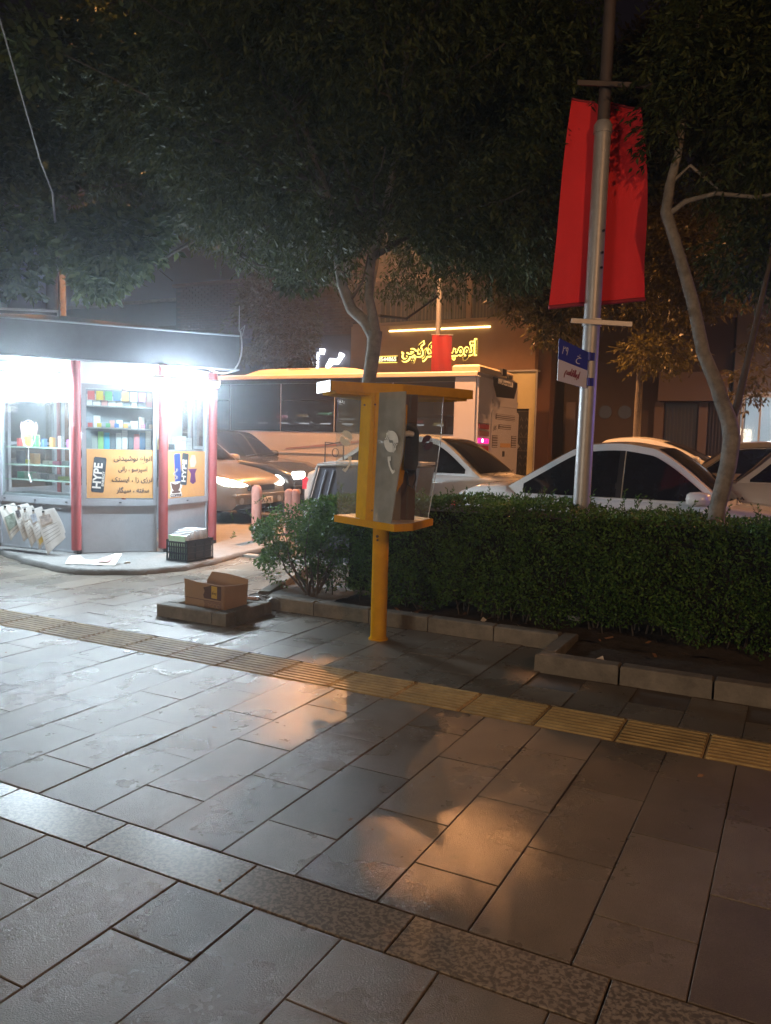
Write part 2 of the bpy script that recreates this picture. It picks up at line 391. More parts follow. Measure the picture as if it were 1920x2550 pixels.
# kerbs of the hedge bed
kerb = MB(); kerb.box(-3.80, -1.42, 5.445, 5.50, -.05, .02)
kerb = struct('kerb', kerb, JOINT, rot=(0, 0, PHI))
def kblock(x0, x1, y0, y1, h=.105, nm='kerb_stone'):
    s = MB(); s.box(-(x1-x0)/2+.004, (x1-x0)/2-.004, -(y1-y0)/2, (y1-y0)/2, -.1, h, .008)
    return obj(nm, s, KERB, kerb, loc=((x0+x1)/2, (y0+y1)/2, 0), rot=(0, 0, R(random.uniform(-.5, .5))))
for a, b in ((-3.90, -3.42), (-3.42, -2.915), (-2.915, -2.41), (-2.41, -1.89), (-1.89, -1.415)): kblock(a, b, 5.43, 5.54)
kblock(-1.41, -1.30, 4.96, 5.54)
e = -1.41
while e < 2.4: kblock(e, e+.52, 4.835, 4.945); e += .525
for a in (5.55, 6.05, 6.55, 7.05):      # left end of the bed
    s = MB(); s.box(-.05, .05, -.245, .245, -.1, .11, .008)
    obj('kerb_stone', s, KERB, kerb, loc=(-4.05 - (a-5.43)*.36, a+.25, 0), rot=(0, 0, R(20)))
# slanted broken end
s = MB(); s.prism_y([(-4.05, -.02), (-3.92, -.02), (-3.92, .10), (-3.99, .085)], 5.43, 5.52); obj('kerb_stone', s, KERB, kerb)
# street kerb
e = -16
while e < 8: kblock(e, e+.6, 7.70, 7.82, .03); e += .61
# soil in the bed
def uneven(poly_u0, poly_u1, v0, v1, z, amp, nu, nv, fu=None):
    rows = []
    for i in range(nv+1):
        v = v0+(v1-v0)*i/nv; r = []
        for j in range(nu+1):
            u = poly_u0+(poly_u1-poly_u0)*j/nu
            if fu: u = fu(u, v)
            r.append(W(u, v, z + amp*(math.sin(u*7+v*3)*.5+math.sin(u*17-v*13)*.3+random.uniform(-.4, .4))))
        rows.append(r)
    return MB().grid(rows)
struct('soil_bed', uneven(-1.34, 2.6, 4.93, 5.56, .045, .016, 60, 12), SOIL)
struct('soil_bed', uneven(-4.3, 2.6, 5.53, 7.69, .05, .018, 90, 30, lambda u, v: max(u, -4.02-(v-5.43)*.36+.02)), SOIL)
s = uneven(-3.98, -3.35, 5.5, 6.3, .085, .012, 14, 14, lambda u, v: max(u, -3.98-(v-5.43)*.36+.03)); struct('concrete_fill', s, CONC)
# road with cross fall
rows = [[W(u, v, road_z(min(v, 19.0))-.0) for u in np.linspace(-60, 60, 41)] for v in np.linspace(7.78, 19.0, 15)]
road = struct('road', MB().grid(rows), ASPH)
rows = [[W(u, v, road_z(19)+.10) for u in (-70, 70)] for v in (19.0, 60)]
struct('far_pavement', MB().grid(rows, False), CONC)
s = MB(); s.box(-60, 60, 18.9, 19.02, -.2, road_z(19)+.105); struct('far_kerb', s, KERB, rot=(0, 0, PHI))
# tree pit with its kerb ring
pit = MB(); pit.box(-4.34, -3.80, 4.86, 5.16, -.05, .03); pit = struct('tree_pit', pit, SOIL, rot=(0, 0, PHI))
def pblock(x0, x1, y0, y1):
    s = MB(); s.box(-(x1-x0)/2+.003, (x1-x0)/2-.003, -(y1-y0)/2+.003, (y1-y0)/2-.003, -.1, .095, .007)
    obj('kerb_stone', s, KERB, pit, loc=((x0+x1)/2, (y0+y1)/2, 0), rot=(0, 0, R(random.uniform(-.6, .6))))
pblock(-4.42, -3.87, 4.71, 4.83); pblock(-3.87, -3.735, 4.71, 4.83); pblock(-3.845, -3.735, 4.83, 5.20); pblock(-4.42, -4.31, 4.83, 5.20); pblock(-4.42, -3.735, 5.20, 5.30)

# ================================================================== PHONE BOOTH
booth = thing('phone_booth', 'yellow metal public phone booth with glass wings on a round post', 'phone booth', (0, 0, 0))
PC = (-.028, 5.655)
s = MB(); s.cyl(PC[0], PC[1], -.02, .81, .0575, 28); s.cyl(PC[0], PC[1], -.01, .012, .075, 28, .066); obj('pole', s, YEL, booth)
s = MB(); s.cyl(-.075, 5.618, .735, .76, .012, 10); obj('rust_spot', MB().tube([(-.052, 5.602, .745), (-.055, 5.594, .745)], .010, 10).tube([(-.050, 5.602, .718), (-.053, 5.594, .718)], .008, 10), CARDP, booth)
base = [(-.38, 5.93), (.06, 5.34), (.19, 5.44), (.35, 5.85), (.12, 6.14), (-.2, 6.16)]
s = MB(); s.prism(base, .808, .856); obj('base_plate', s, YEL, booth)
s = MB(); inn = [(x*.94-.001, 5.78+(y-5.78)*.94) for x, y in base]; s.prism(inn, .8565, .860); obj('shelf_tray', s, mat('pale_tray', (.62, .55, .42), .5, var=.15), booth)
roof = [(-.50, 5.74), (-.385, 5.46), (-.18, 5.575), (.10, 5.62), (.455, 5.88), (.63, 6.05), (.45, 6.30), (-.25, 6.32)]
s = MB(); s.prism(roof, 1.742, 1.808); rf = obj('roof', s, YEL, booth)
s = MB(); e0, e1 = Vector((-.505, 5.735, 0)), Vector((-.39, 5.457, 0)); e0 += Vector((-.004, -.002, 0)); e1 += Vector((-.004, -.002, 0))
s.quad(e0+Vector((0, 0, 1.735)), e1+Vector((0, 0, 1.735)), e1+Vector((0, 0, 1.812)), e0+Vector((0, 0, 1.812))); obj('end_highlight', s, mat('roof_end_glare', (.85, .86, .88), .25), booth)  # white sheet stands in for kiosk light on the yellow roof end
for k in range(4): obj('bolt', MB().tube([((-.165, -.165, -.088, -.088)[k], (5.70, 5.70, 5.575, 5.575)[k], (1.66, .93, 1.66, .93)[k]), ((-.168, -.168, -.092, -.092)[k], (5.672, 5.672, 5.552, 5.552)[k], (1.66, .93, 1.66, .93)[k])], .007, 8), CARDP, booth)
s = MB(); s.prism([(-.02 + (x+.02)*.93, 5.9+(y-5.9)*.93) for x, y in roof], 1.725, 1.7415); obj('soffit', s, YEL, booth)
# folded front post: crease towards the camera
def post(x0, x1, x2, z0, z1, dx):
    m = MB(); P0, P1, P2 = (x0, 5.76), (x1, 5.585), (x2, 5.545)
    q = [(x0, 5.76), (x1, 5.585), (x2, 5.545), (x2+.012, 5.60), (x1+.01, 5.63), (x0+.03, 5.80)]
    n = len(q); m.add([(x-dx, y, z0) for x, y in q] + [(x, y, z1) for x, y in q],
                      [tuple(reversed(range(n))), tuple(range(n, 2*n))] + [(i, (i+1) % n, n+(i+1) % n, n+i) for i in range(n)])
    return m
obj('front_post', post(-.193, -.118, -.060, .857, 1.741, .022), YEL, booth)
s = MB(); s.box(-.004, .004, -.01, .003, .86, 1.74); obj('door_stop', s, YEL, booth, loc=(-.098, 5.565, 0), rot=(0, 0, 0))
def pane(name, prof, mt, thick=.008):
    """prof: list of (x,y,z) corners going round, pane thickness along its normal"""
    P = [Vector(p) for p in prof]; n = (P[1]-P[0]).cross(P[2]-P[1]).normalized()*thick
    k = len(P); m = MB(); m.add(P + [p+n for p in P], [tuple(range(k)), tuple(reversed(range(k, 2*k)))] + [(i, k+i, k+(i+1) % k, (i+1) % k) for i in range(k)])
    return obj(name, m, mt, booth)
gl_l = pane('glass_wing', [(-.205, 5.79, .858), (-.352, 5.915, .858), (-.378, 5.90, 1.30), (-.376, 5.885, 1.50), (-.366, 5.88, 1.74), (-.186, 5.78, 1.74)], CLEAR)
gl_r = pane('glass_wing', [(-.078, 5.54, .858), (.045, 5.385, .858), (.088, 5.36, 1.22), (.108, 5.35, 1.32), (.118, 5.345, 1.45), (.118, 5.345, 1.741), (-.056, 5.545, 1.741)], DUSTY)
gl_b = pane('glass_wing', [(.145, 5.655, .858), (.305, 5.787, .858), (.365, 5.837, 1.26), (.386, 5.854, 1.45), (.393, 5.860, 1.74), (.145, 5.655, 1.74)], CLEAR)
m = MB(); m.tube([(.309, 5.806, .858), (.369, 5.846, 1.26), (.390, 5.866, 1.45), (.397, 5.866, 1.74)], .0035, 5); obj('edge_glint', m, mat('edge_highlight', (.75, .78, .76), .2), gl_b)  # pale rod stands in for the highlight along the pane edge
# back board that carries the phones
BB = mat('booth_back_board', (.23, .215, .185), .7, var=.12)
s = MB(); s.prism([(-.06, 5.66), (.205, 5.66), (.205, 5.69), (-.06, 5.69)], .858, 1.741); obj('back_board', s, mat('brown_board', (.11, .075, .06), .6, var=.15), booth)
s = MB(); s.prism([(-.05, 5.625), (.105, 5.625), (.105, 5.648), (-.05, 5.648)], .86, 1.74); obj('grey_panel', s, BB, booth)
s = MB(); s.prism_y([(.055, 1.03), (.115, 1.13), (.13, 1.25), (.132, 1.66), (.10, 1.68), (.075, 1.60), (.05, 1.3)], 5.545, 5.60); obj('hood_side', s, YEL, booth)
ph = MB()
ph.add([(.115, 5.50, 1.23), (.20, 5.50, 1.22), (.215, 5.50, 1.26), (.215, 5.50, 1.48), (.19, 5.51, 1.53), (.13, 5.51, 1.53),
        (.115, 5.62, 1.20), (.20, 5.62, 1.19), (.215, 5.62, 1.26), (.215, 5.62, 1.48), (.19, 5.62, 1.54), (.13, 5.62, 1.54)],
       [(0, 1, 2, 3, 4, 5), (0, 5, 11, 6), (5, 4, 10, 11), (4, 3, 9, 10), (3, 2, 8, 9), (2, 1, 7, 8), (1, 0, 6, 7)])
phone = obj('telephone', ph, BLK, booth)
s = MB(); s.tube([(.118, 5.486, 1.462), (.145, 5.468, 1.468), (.172, 5.486, 1.462)], [.019, .020, .018], 8); obj('handset', s, WHT, phone)
s = MB()
for i in range(3):
    for j in range(4): s.box(.145+i*.018, .157+i*.018, 5.494, 5.499, 1.30+j*.022, 1.315+j*.022)
obj('keypad', s, DKM, phone)
s = MB(); s.tube([(.14, 5.50, 1.21), (.15, 5.47, 1.12), (.18, 5.46, 1.10), (.20, 5.48, 1.16), (.195, 5.52, 1.24)], .006, 6); obj('cord', s, BLK, phone)
s = MB(); s.box(-.004, .17, 0, .004, 0, .17)
# telecom emblem (a disc split by a zigzag, three arcs in two corners) and a handset, printed white on the panes
def emblem(parent, O, X, mirror=1, s=.047, m=None):
    O = Vector(O); X = Vector(X).normalized(); Z = Vector((0, 0, 1)); n = X.cross(Z).normalized()
    P = lambda a, b: O + X*(a*s*mirror) + Z*(b*s)
    mb = MB()
    def poly(pts): mb.add([P(*p) for p in pts], [tuple(range(len(pts)))])
    # upper lobe and lower lobe of the split disc
    up_ = [(math.cos(R(a)), math.sin(R(a))) for a in range(-6, 132, 12)] + [(-.62, .70), (-.30, .34), (-.15, .12), (.20, .12), (.38, -.12)]
    lo = [(-x, -y) for x, y in up_]
    poly(up_); poly(lo)
    for sx in (-1, 1):
        cx, cy = sx*.95, -sx*-.62*-1
        cx, cy = (-.95, .55) if sx < 0 else (.95, -.55)
        for r in (.28, .48, .68):
            a0, a1 = (-80, 40) if sx < 0 else (100, 220)
            k = 9; pi = [(cx+r*math.cos(R(a0+(a1-a0)*i/k)), cy+r*math.sin(R(a0+(a1-a0)*i/k))) for i in range(k+1)]
            po = [(cx+(r+.11)*math.cos(R(a0+(a1-a0)*i/k)), cy+(r+.11)*math.sin(R(a0+(a1-a0)*i/k))) for i in range(k+1)]
            for i in range(k): poly([pi[i], pi[i+1], po[i+1], po[i]])
    obj('emblem', mb, m or WPRINT, parent)
def handset_print(parent, O, X, mirror=1, s=.05):
    O = Vector(O); X = Vector(X).normalized(); Z = Vector((0, 0, 1)); P = lambda a, b: O + X*(a*s*mirror) + Z*(b*s); mb = MB()
    def poly(pts): mb.add([P(*p) for p in pts], [tuple(range(len(pts)))])
    poly([(-.62, .95), (-.1, 1.0), (-.1, .8), (-.5, .75)]); poly([(-.66, .9), (-.12, .93), (-.05, .52), (-.28, .45), (-.6, .5)])
    poly([(-.6, .5), (-.28, .45), (-.15, -.05), (.15, -.5), (-.1, -.62), (-.42, -.1)])
    poly([(.15, -.5), (.42, -.62), (.62, -.85), (.25, -1.05), (-.1, -.62)]); poly([(.45, -.58), (.68, -.82), (.75, -.75), (.55, -.5)])
    obj('handset_print', mb, WPRINT, parent)
WPRINT = mat('white_print', (.74, .75, .71), .6, var=.05)
nR = (Vector((.118, 5.345, 0)) - Vector((-.056, 5.545, 0))).normalized()
oR = Vector((.031, 5.418, 1.41)); emblem(gl_r, oR + Vector((-.006, -.014, 0)), nR, s=.072)
handset_print(gl_r, oR + Vector((-.002, -.028, -.157)), nR, s=.058)
mb = MB(); 
for i in range(9): mb.box(-.055+i*.012, -.047+i*.012, 0, .001, 0, .004)
o_ = obj('caption_print', mb, WPRINT, gl_r, loc=oR + Vector((.012, -.013, -.085)), rot=(0, 0, math.atan2(nR.y, nR.x)))
nL = (Vector((-.19, 5.78, 0)) - Vector((-.37, 5.89, 0))).normalized()
emblem(gl_l, (-.298, 5.812, 1.425), nL, s=.055); handset_print(gl_l, (-.285, 5.805, 1.24), nL, -1, s=.058)
s = MB(); s.add([(-.27, 5.83, 1.30), (-.235, 5.81, 1.50), (-.245, 5.81, 1.30)], [(0, 1, 2)])
nB = (Vector((.393, 5.86, 0)) - Vector((.15, 5.66, 0))).normalized()
emblem(gl_b, (.285, 5.725, 1.41), nB, -1, s=.052, m=mat('emblem_back', (.10, .06, .05), .6))

# ================================================================== NEWS KIOSK
tk = R(22)
dM = Vector((math.cos(tk), math.sin(tk), 0))
def rotz(v, deg): return Matrix.Rotation(R(deg), 3, 'Z') @ v
cA = Vector((-3.48, 9.02, 0)); dirs = [dM]
for i in range(7): dirs.append(rotz(dirs[-1], 45))

# front wall A-B, then going round counter-clockwise; the wide counter wall is the last one (Z to A)
lens = [.93, .95, 1.25, 1.25, .93, .95, 1.25, 1.25]
corners = [cA.copy()]
for d, l in zip(dirs[:7], lens[:7]): corners.append(corners[-1] + d*l)
corners[7] = cA - dirs[7]*1.25
kiosk = thing('news_kiosk', 'grey eight-sided news kiosk with dark red columns and white lights under its roof', 'kiosk', (-3.3, 10.2, .06))
KO = Vector((-3.3, 10.2, 0))
def kl(p): return Vector(p) - KO
ZB = 0.0
PL = 0.06
s = MB()
ring = []
for x, y in ((-4.95, 9.75), (-4.42, 9.16), (-3.74, 8.43), (-3.1, 7.98), (-2.49, 8.02), (-2.1, 8.39), (-1.9, 8.82), (-1.74, 9.41), (-1.35, 10.4), (-1.2, 12.1), (-3.2, 13.1), (-5.6, 13.0), (-6.4, 11.5)):
    ring.append((x, y))
fine = []
for i in range(len(ring)):
    a, b = Vector(ring[i]), Vector(ring[(i+1) % len(ring)])
    for k in range(4):
        p = a.lerp(b, k/4); fine.append((p.x+random.uniform(-.018, .018), p.y+random.uniform(-.018, .018)))
n = len(fine); vv = [(x, y, -.02) for x, y in fine] + [(x*1.0, y, .045+random.uniform(-.004, .004)) for x, y in fine]
cx, cy = -3.3, 10.4
vv += [(cx+(x-cx)*.985, cy+(y-cy)*.985, PL) for x, y in fine]
s.add(vv, [(i, (i+1) % n, n+(i+1) % n, n+i) for i in range(n)] + [(n+i, n+(i+1) % n, 2*n+(i+1) % n, 2*n+i) for i in range(n)], True)
s.add(vv[2*n:], [tuple(range(n))]); struct('kiosk_plinth', s, CONC)
GW = mat('kiosk_white_header', (.62, .66, .70), .5, var=.05)
POSTER = mat('orange_poster', (.66, .36, .13), .5, var=.08, vscale=4, coords='Object')
def face_frame(i):
    a = corners[i]; b = corners[(i+1) % 8] if i < 7 else corners[0]; d = (b-a).normalized(); L_ = (b-a).length
    e = bpy.data.objects.new('tmp', None)
    return a, d, L_
def face_obj(name, i, boxes, m, **k):
    """boxes in (x along wall, depth (+ outward), z)"""
    a, d, L_ = face_frame(i); nrm = Vector((d.y, -d.x, 0)); mb = MB()
    for (x0, x1, y0, y1, z0, z1) in boxes:
        t = MB(); t.box(x0, x1, y0, y1, z0, z1)
        mb.add([kl(a + d*p[0] + nrm*p[1] + Vector((0, 0, p[2]))) - Vector((0, 0, .06)) for p in t.v], [tuple(reversed(f)) for f in t.f])
    return obj(name, mb, m, kiosk, **k)
for i, c in enumerate(corners):
    cen = sum(corners, Vector())/8; out = (c-cen).normalized()*.03; p = kl(c+out)
    s = MB(); s.tube([(p.x, p.y, .045), (p.x, p.y, 2.16)], .054, 14); obj('column', s, REDC, kiosk)
    s = MB(); s.tube([(p.x+.02, p.y+.03, -.01), (p.x+.02, p.y+.03, .10)], .028, 8); obj('column_foot', s, BLK, kiosk)
for i in range(8):
    a, d, L_ = face_frame(i); x0, x1 = .055, L_-.055
    fr = .045
    pb = face_obj('lower_panel', i, [(x0, x1, -.05, -.02, .065, .60)], GREYM)
    boxes = [(x0, x1, -.045, .005, .602, .672), (x0, x0+fr, -.045, .004, .672, 1.93), (x1-fr, x1, -.045, .004, .672, 1.93), (x0, x1, -.045, .006, 1.93, 1.975),
             (x0, x0+.02, -.03, -.005, .10, .60), (x1-.02, x1, -.03, -.005, .10, .60), (x0, x1, -.03, -.012, .066, .085)]
    if i in (2, 3, 4, 5, 6): boxes.append((x0+fr, x1-fr, -.04, 0, 1.25, 1.29))
    face_obj('window_frame', i, boxes, GREYM)
    face_obj('header_panel', i, [(x0, x1, -.045, -.01, 1.976, 2.215)], GW)
    face_obj('window_pane', i, [(x0+fr, x1-fr, -.024, -.018, .672, 1.93)], KGLASS)
for i in (7, 0, 1):
    a, d, L_ = face_frame(i); nrm = Vector((d.y, -d.x, 0))
    for f in ((.12, .5, .88) if i == 7 else (.5,)): face_obj('screw_cover', i, [(L_*f-.014, L_*f+.014, .004, .011, .632, .644)], BLK)
# counter shelf and roof
poly = [(kl(c).x*.985, kl(c).y*.985) for c in corners]
s = MB(); s.prism(poly, 2.16, 2.19); obj('ceiling_panel', s, GW, kiosk)
rd = Vector((math.cos(R(25)), math.sin(R(25)), 0)); rn = Vector((-rd.y, rd.x, 0)); FR = Vector((-1.80, 9.72, 0))
rc = [FR - rd*3.75, FR, FR + rn*3.75, FR - rd*3.75 + rn*3.75]; rp_ = [(kl(c).x, kl(c).y) for c in rc]
ROOFM = mat('roof_sheet', (.06, .065, .08), .5, var=.2, bump=.15)
s = MB(); s.prism(rp_, 2.175, 2.56)
ap = sum((kl(c) for c in rc), Vector())/4
s.add([Vector((x*.96+ap.x*.04, y*.96+ap.y*.04, 2.56)) for x, y in rp_] + [Vector((ap.x, ap.y, 2.88))], [(0, 1, 4), (1, 2, 4), (2, 3, 4), (3, 0, 4)])
kr = obj('roof', s, ROOFM, kiosk)
s = MB()
for z in (2.165, 2.565):
    for a_, b_ in zip(rc, rc[1:]+rc[:1]):
        a_, b_ = kl(a_)+Vector((0, 0, z)), kl(b_)+Vector((0, 0, z)); s.tube([a_, b_], .012, 5)
obj('roof_trim', s, GREYM, kr)
s = MB(); p0 = kl(FR)+Vector((0, 0, 2.62)); pts = []
for t in np.linspace(0, 1, 16):
    pts.append(kl(FR) + Vector((.06*math.sin(t*3)+.02 - .42*t**2, -.02, 2.62 - .98*t + .25*t*t*t*2.2 )))
s.tube(pts, .011, 6); s.tube([p0, p0+Vector((.0, 0, .30))], .006, 5); s.tube([p0, p0+Vector((.06, .05, .08)), p0+Vector((.02, .02, -.1))], .005, 5)
obj('cable', s, GALV, kiosk)
# LED battens under the eave
def batten(c, d, L_, label):
    t = thing('led_batten', label, 'lamp', c, 0, 'white lamps under the kiosk roof')
    s = MB(); s.tube([-d*L_/2, d*L_/2], .03, 12); obj('tube', s, glow('lamp_white', (.80, .90, 1.0), 75), t)
    s = MB(); a = -d*(L_/2+.02)+Vector((0, 0, .035)); b = d*(L_/2+.02)+Vector((0, 0, .035)); s.tube([a, b], .022, 6)
    for q in (-.3, .3): s.tube([d*L_*q+Vector((0, 0, .04)), d*L_*q+Vector((0, 0, .14))], .006, 5)
    obj('fixture', s, WHT, t)
batten(KLAMP1, -rotz(dM, -20), .85, 'glaring white tube lamp above the glass counter wall of the kiosk')
batten(KLAMP2, rotz(dM, 14), .80, 'glaring white tube lamp above the coffee poster on the kiosk')
# shelves inside
for z in (1.03, .855, 1.235): face_obj('glass_shelf', 7, [(.09, 1.16, -.42, -.05, z, z+.012)], mat('green_glass', (.45, .60, .52), .15, alpha=.75))
face_obj('counter', 7, [(.06, 1.19, -.5, -.03, .672, .70)], GREYM)
face_obj('awning_panel', 7, [(.10, 1.14, -.10, -.06, 1.77, 1.925)], GW)
for z in (1.245, 1.49, 1.74): face_obj('shelf', 0, [(.09, .86, -.30, -.05, z-.012, z)], GALV)
face_obj('shelf_back', 0, [(.09, .86, -.33, -.305, .9, 1.93)], mat('shelf_back_grey', (.25, .28, .31), .6, var=.1))
face_obj('shelf', 1, [(.09, .86, -.35, -.05, 1.235, 1.25)], GREYM)
face_obj('shelf_back', 1, [(.09, .86, -.40, -.37, .9, 1.9)], mat('shelf_back_pale', (.5, .52, .54), .6, var=.1))
# posters
pf = []
for i, z0, z1 in ((0, .69, 1.245), (1, .675, 1.235)):
    pf.append(face_obj('poster_board', i, [(.105, .845, -.016, -.010, z0, z1)], POSTER))
def on_face(i, x, z, out=.0):
    a, d, L_ = face_frame(i); nrm = Vector((d.y, -d.x, 0)); return kl(a + d*x + nrm*out) + Vector((0, 0, z-.06)), d, nrm
def face_poly(name, i, pts, m, out, parent=None, thick=.0015):
    mb = MB(); P0 = [on_face(i, x, z, out)[0] for x, z in pts]; k = len(P0)
    mb.add(P0, [tuple(range(k))]); return obj(name, mb, m, parent or kiosk)
CAN = mat('can_print', (.035, .05, .065), .4, var=.2); CANB = mat('blue_can_print', (.03, .07, .30), .4, var=.3)
def can(i, cx, cz, w, h, tilt, m, o=-.008):
    pts = []
    for x, z in ((-.5, -.46), (-.42, -.5), (.42, -.5), (.5, -.46), (.5, .46), (.42, .5), (-.42, .5), (-.5, .46)):
        X, Z = x*w, z*h; pts.append((cx + X*math.cos(tilt)+Z*math.sin(tilt), cz - X*math.sin(tilt)+Z*math.cos(tilt)))
    return face_poly('can_picture', i, pts, m, o, pf[i])
can(0, .235, .955, .135, .40, R(5), CAN)
p, d, nrm = on_face(0, .225, .945, -.0062)
upv = Vector((0, 0, 1))*math.cos(R(5)) + d*math.sin(R(5))
text('lettering', 'HYPE', .125, WPRINT, pf[0], plane_mw(p, upv, -(d*math.cos(R(5))-Vector((0, 0, 1))*math.sin(R(5)))), width=.29, offset=.004)
p, d, nrm = on_face(0, .283, .91, -.0062)
text('lettering', 'ENERGY', .035, WPRINT, pf[0], plane_mw(p, upv, -d), width=.17, offset=.001)
for k, (t_, sz, w_) in enumerate((('انواع نوشیدنی', .085, .42), ('اسپرسو ، رانی', .075, .32), ('انرژی زا ، ایستک', .075, .46), ('سفته ، سیگار', .075, .36))):
    p, d, nrm = on_face(0, .605, 1.145-.122*k, -.0085)
    text('lettering', t_, sz, INK, pf[0], plane_mw(p, d, (0, 0, 1)), width=w_, arabic=True, offset=.0012)
can(1, .30, 1.03, .12, .36, R(-4), CANB); can(1, .43, 1.02, .125, .385, R(6), CAN, -.007)
p, d, nrm = on_face(1, .425, 1.0, -.0058); text('lettering', 'HYPE', .11, WPRINT, pf[1], plane_mw(p, Vector((0, 0, 1))+d*.1, -d), width=.27, offset=.003)
face_poly('cup_picture', 1, [(.50, 1.02), (.68, 1.02), (.64, .96), (.66, .86), (.60, .83), (.54, .86), (.56, .96)], mat('purple_print', (.14, .04, .16), .5, var=.3), -.008, pf[1])
face_poly('spoon_picture', 1, [(.55, 1.04), (.53, 1.12), (.57, 1.19), (.64, 1.19), (.67, 1.1), (.63, 1.04)], mat('pale_print', (.6, .5, .4), .5), -.008, pf[1])
cupw = [(0.173, .86), (0.190, .80), (0.223, .765), (0.182, .755), (0.198, .735), (0.337, .735), (0.354, .755), (0.313, .765), (0.342, .80), (0.350, .86)]
face_poly('cup_picture', 1, [(0.161, .87), (0.173, .79), (0.157, .72), (0.378, .72), (0.358, .78), (0.383, .80), (0.391, .85), (0.362, .875)], WPRINT, -.0076, pf[1])
face_poly('cup_picture', 1, cupw, CARDP, -.0068, pf[1]); face_poly('cup_rim', 1, [(0.190, .855), (0.255, .84), (0.329, .855), (0.255, .868)], WPRINT, -.0060, pf[1])
s = MB()
for out_, w_, m_ in ((-.0076, .016, WPRINT), (-.0066, .007, CARDP)):
    pts = [on_face(1, .262+.03*math.sin(t*9), .90+.13*t, out_)[0] for t in np.linspace(0, 1, 14)]
    dd = on_face(1, 0, 0)[1]; s = MB(); s.grid([[q-dd*w_ for q in pts], [q+dd*w_ for q in pts]]); obj('steam_picture', s, m_, pf[1])
face_poly('coffee_plate', 1, [(0.153, .64+.05), (0.383, .69), (0.383, .725), (0.153, .725)], WPRINT, -.0064, pf[1])
p, d, nrm = on_face(1, .268, .707, -.0055); text('lettering', 'COFFEE', .04, INK, pf[1], plane_mw(p, d, (0, 0, 1)), width=.21, offset=.0015)

# goods in the kiosk
GC = {}
def gmat(c): 
    k = tuple(c)
    if k not in GC: GC[k] = mat('pack_%d' % len(GC), c, .5, var=.15, vscale=30)
    return GC[k]
ordn = ['first', 'second', 'third', 'fourth', 'fifth', 'sixth', 'seventh', 'eighth', 'ninth', 'tenth', 'eleventh', 'twelfth']
def stack(i, x, dep, z, w, h, d_, c, label, n=1, grp='stacks of packets on the kiosk shelves', nm='packet_stack'):
    p, d, nrm = on_face(i, x, z, -dep); t = thing(nm, label, 'packet stack' if nm == 'packet_stack' else 'box', p+KO+Vector((0, 0, .06)), math.atan2(d.y, d.x), grp)
    for k in range(n):
        s = MB(); hh = h/n; s.box(-w/2, w/2, 0, d_, 0, hh*.93); obj('packet', s, gmat(c), t, loc=(random.uniform(-.002, .002), 0, hh*k))
cols0 = [((.30, .34, .36), 'pale grey'), ((.42, .46, .46), 'light grey'), ((.30, .62, .22), 'green'), ((.08, .45, .70), 'bright blue'), ((.16, .2, .24), 'dark grey'),
         ((.55, .58, .60), 'silver'), ((.62, .64, .66), 'whitish'), ((.10, .13, .16), 'black striped'), ((.65, .20, .24), 'pink'), ((.10, .20, .38), 'navy'), ((.75, .75, .74), 'white')]
hs_ = [.12, .15, .20, .19, .18, .19, .22, .15, .18, .20, .22]
for k, ((c, nme), h) in enumerate(zip(cols0, hs_)):
    stack(0, .13+.066*k, .13, 1.247, .058, h, .05, c, nme+' packet stack, '+ordn[k]+' from the left on the shelf above the drinks poster', 8)
for row, z in ((0, 1.491), (1, 1.741)):
    for k in range(9):
        c = random.choice([(.7, .7, .7), (.62, .6, .58), (.15, .17, .2), (.6, .3, .28), (.3, .33, .4)])
        stack(0, .14+.082*k, .14, z, .070+random.uniform(-.015, .01), random.uniform(.07, .15), .05, c,
              ordn[k]+' small box from the left on the '+('middle' if row == 0 else 'top')+' shelf above the drinks poster', 1, 'small boxes on the upper kiosk shelves', 'small_box')
for k in range(6):
    c = [(.65, .6, .3), (.5, .45, .2), (.1, .1, .12), (.6, .62, .64), (.66, .68, .7), (.5, .52, .55)][k]
    stack(1, .16+.115*k, .16, 1.252, .09, [.13, .09, .07, .16, .17, .15][k], .06, c, ordn[k]+' packet from the left on the shelf above the coffee poster', 1 if k in (2,) else 3)
for k in range(8):
    c, nme = [((.6, .1, .1), 'red'), ((.65, .5, .08), 'yellow'), ((.1, .35, .15), 'green'), ((.1, .2, .5), 'blue'), ((.6, .3, .1), 'orange'), ((.5, .5, .52), 'silver'), ((.35, .1, .35), 'purple'), ((.5, .35, .25), 'tan')][k]
    stack(0, .16+.092*k, .075, 1.80, .075, .11, .02, c, nme+' snack bag hanging in the top row of the middle kiosk window', 1, 'snack bags in the kiosk window', 'snack_bag')
    stack(0, .15+.095*k, .075, 1.495, .05, .05, .03, c, 'small '+nme+' pack at the front of the middle shelf above the drinks poster', 1, 'small front packs in the kiosk', 'small_pack')
    stack(7, .15+.13*k, .20, 1.25+.0, .045, .10+.02*(k % 3), .045, c, nme+' jar on the top glass shelf of the kiosk counter window', 1, 'jars on the counter shelf', 'jar')
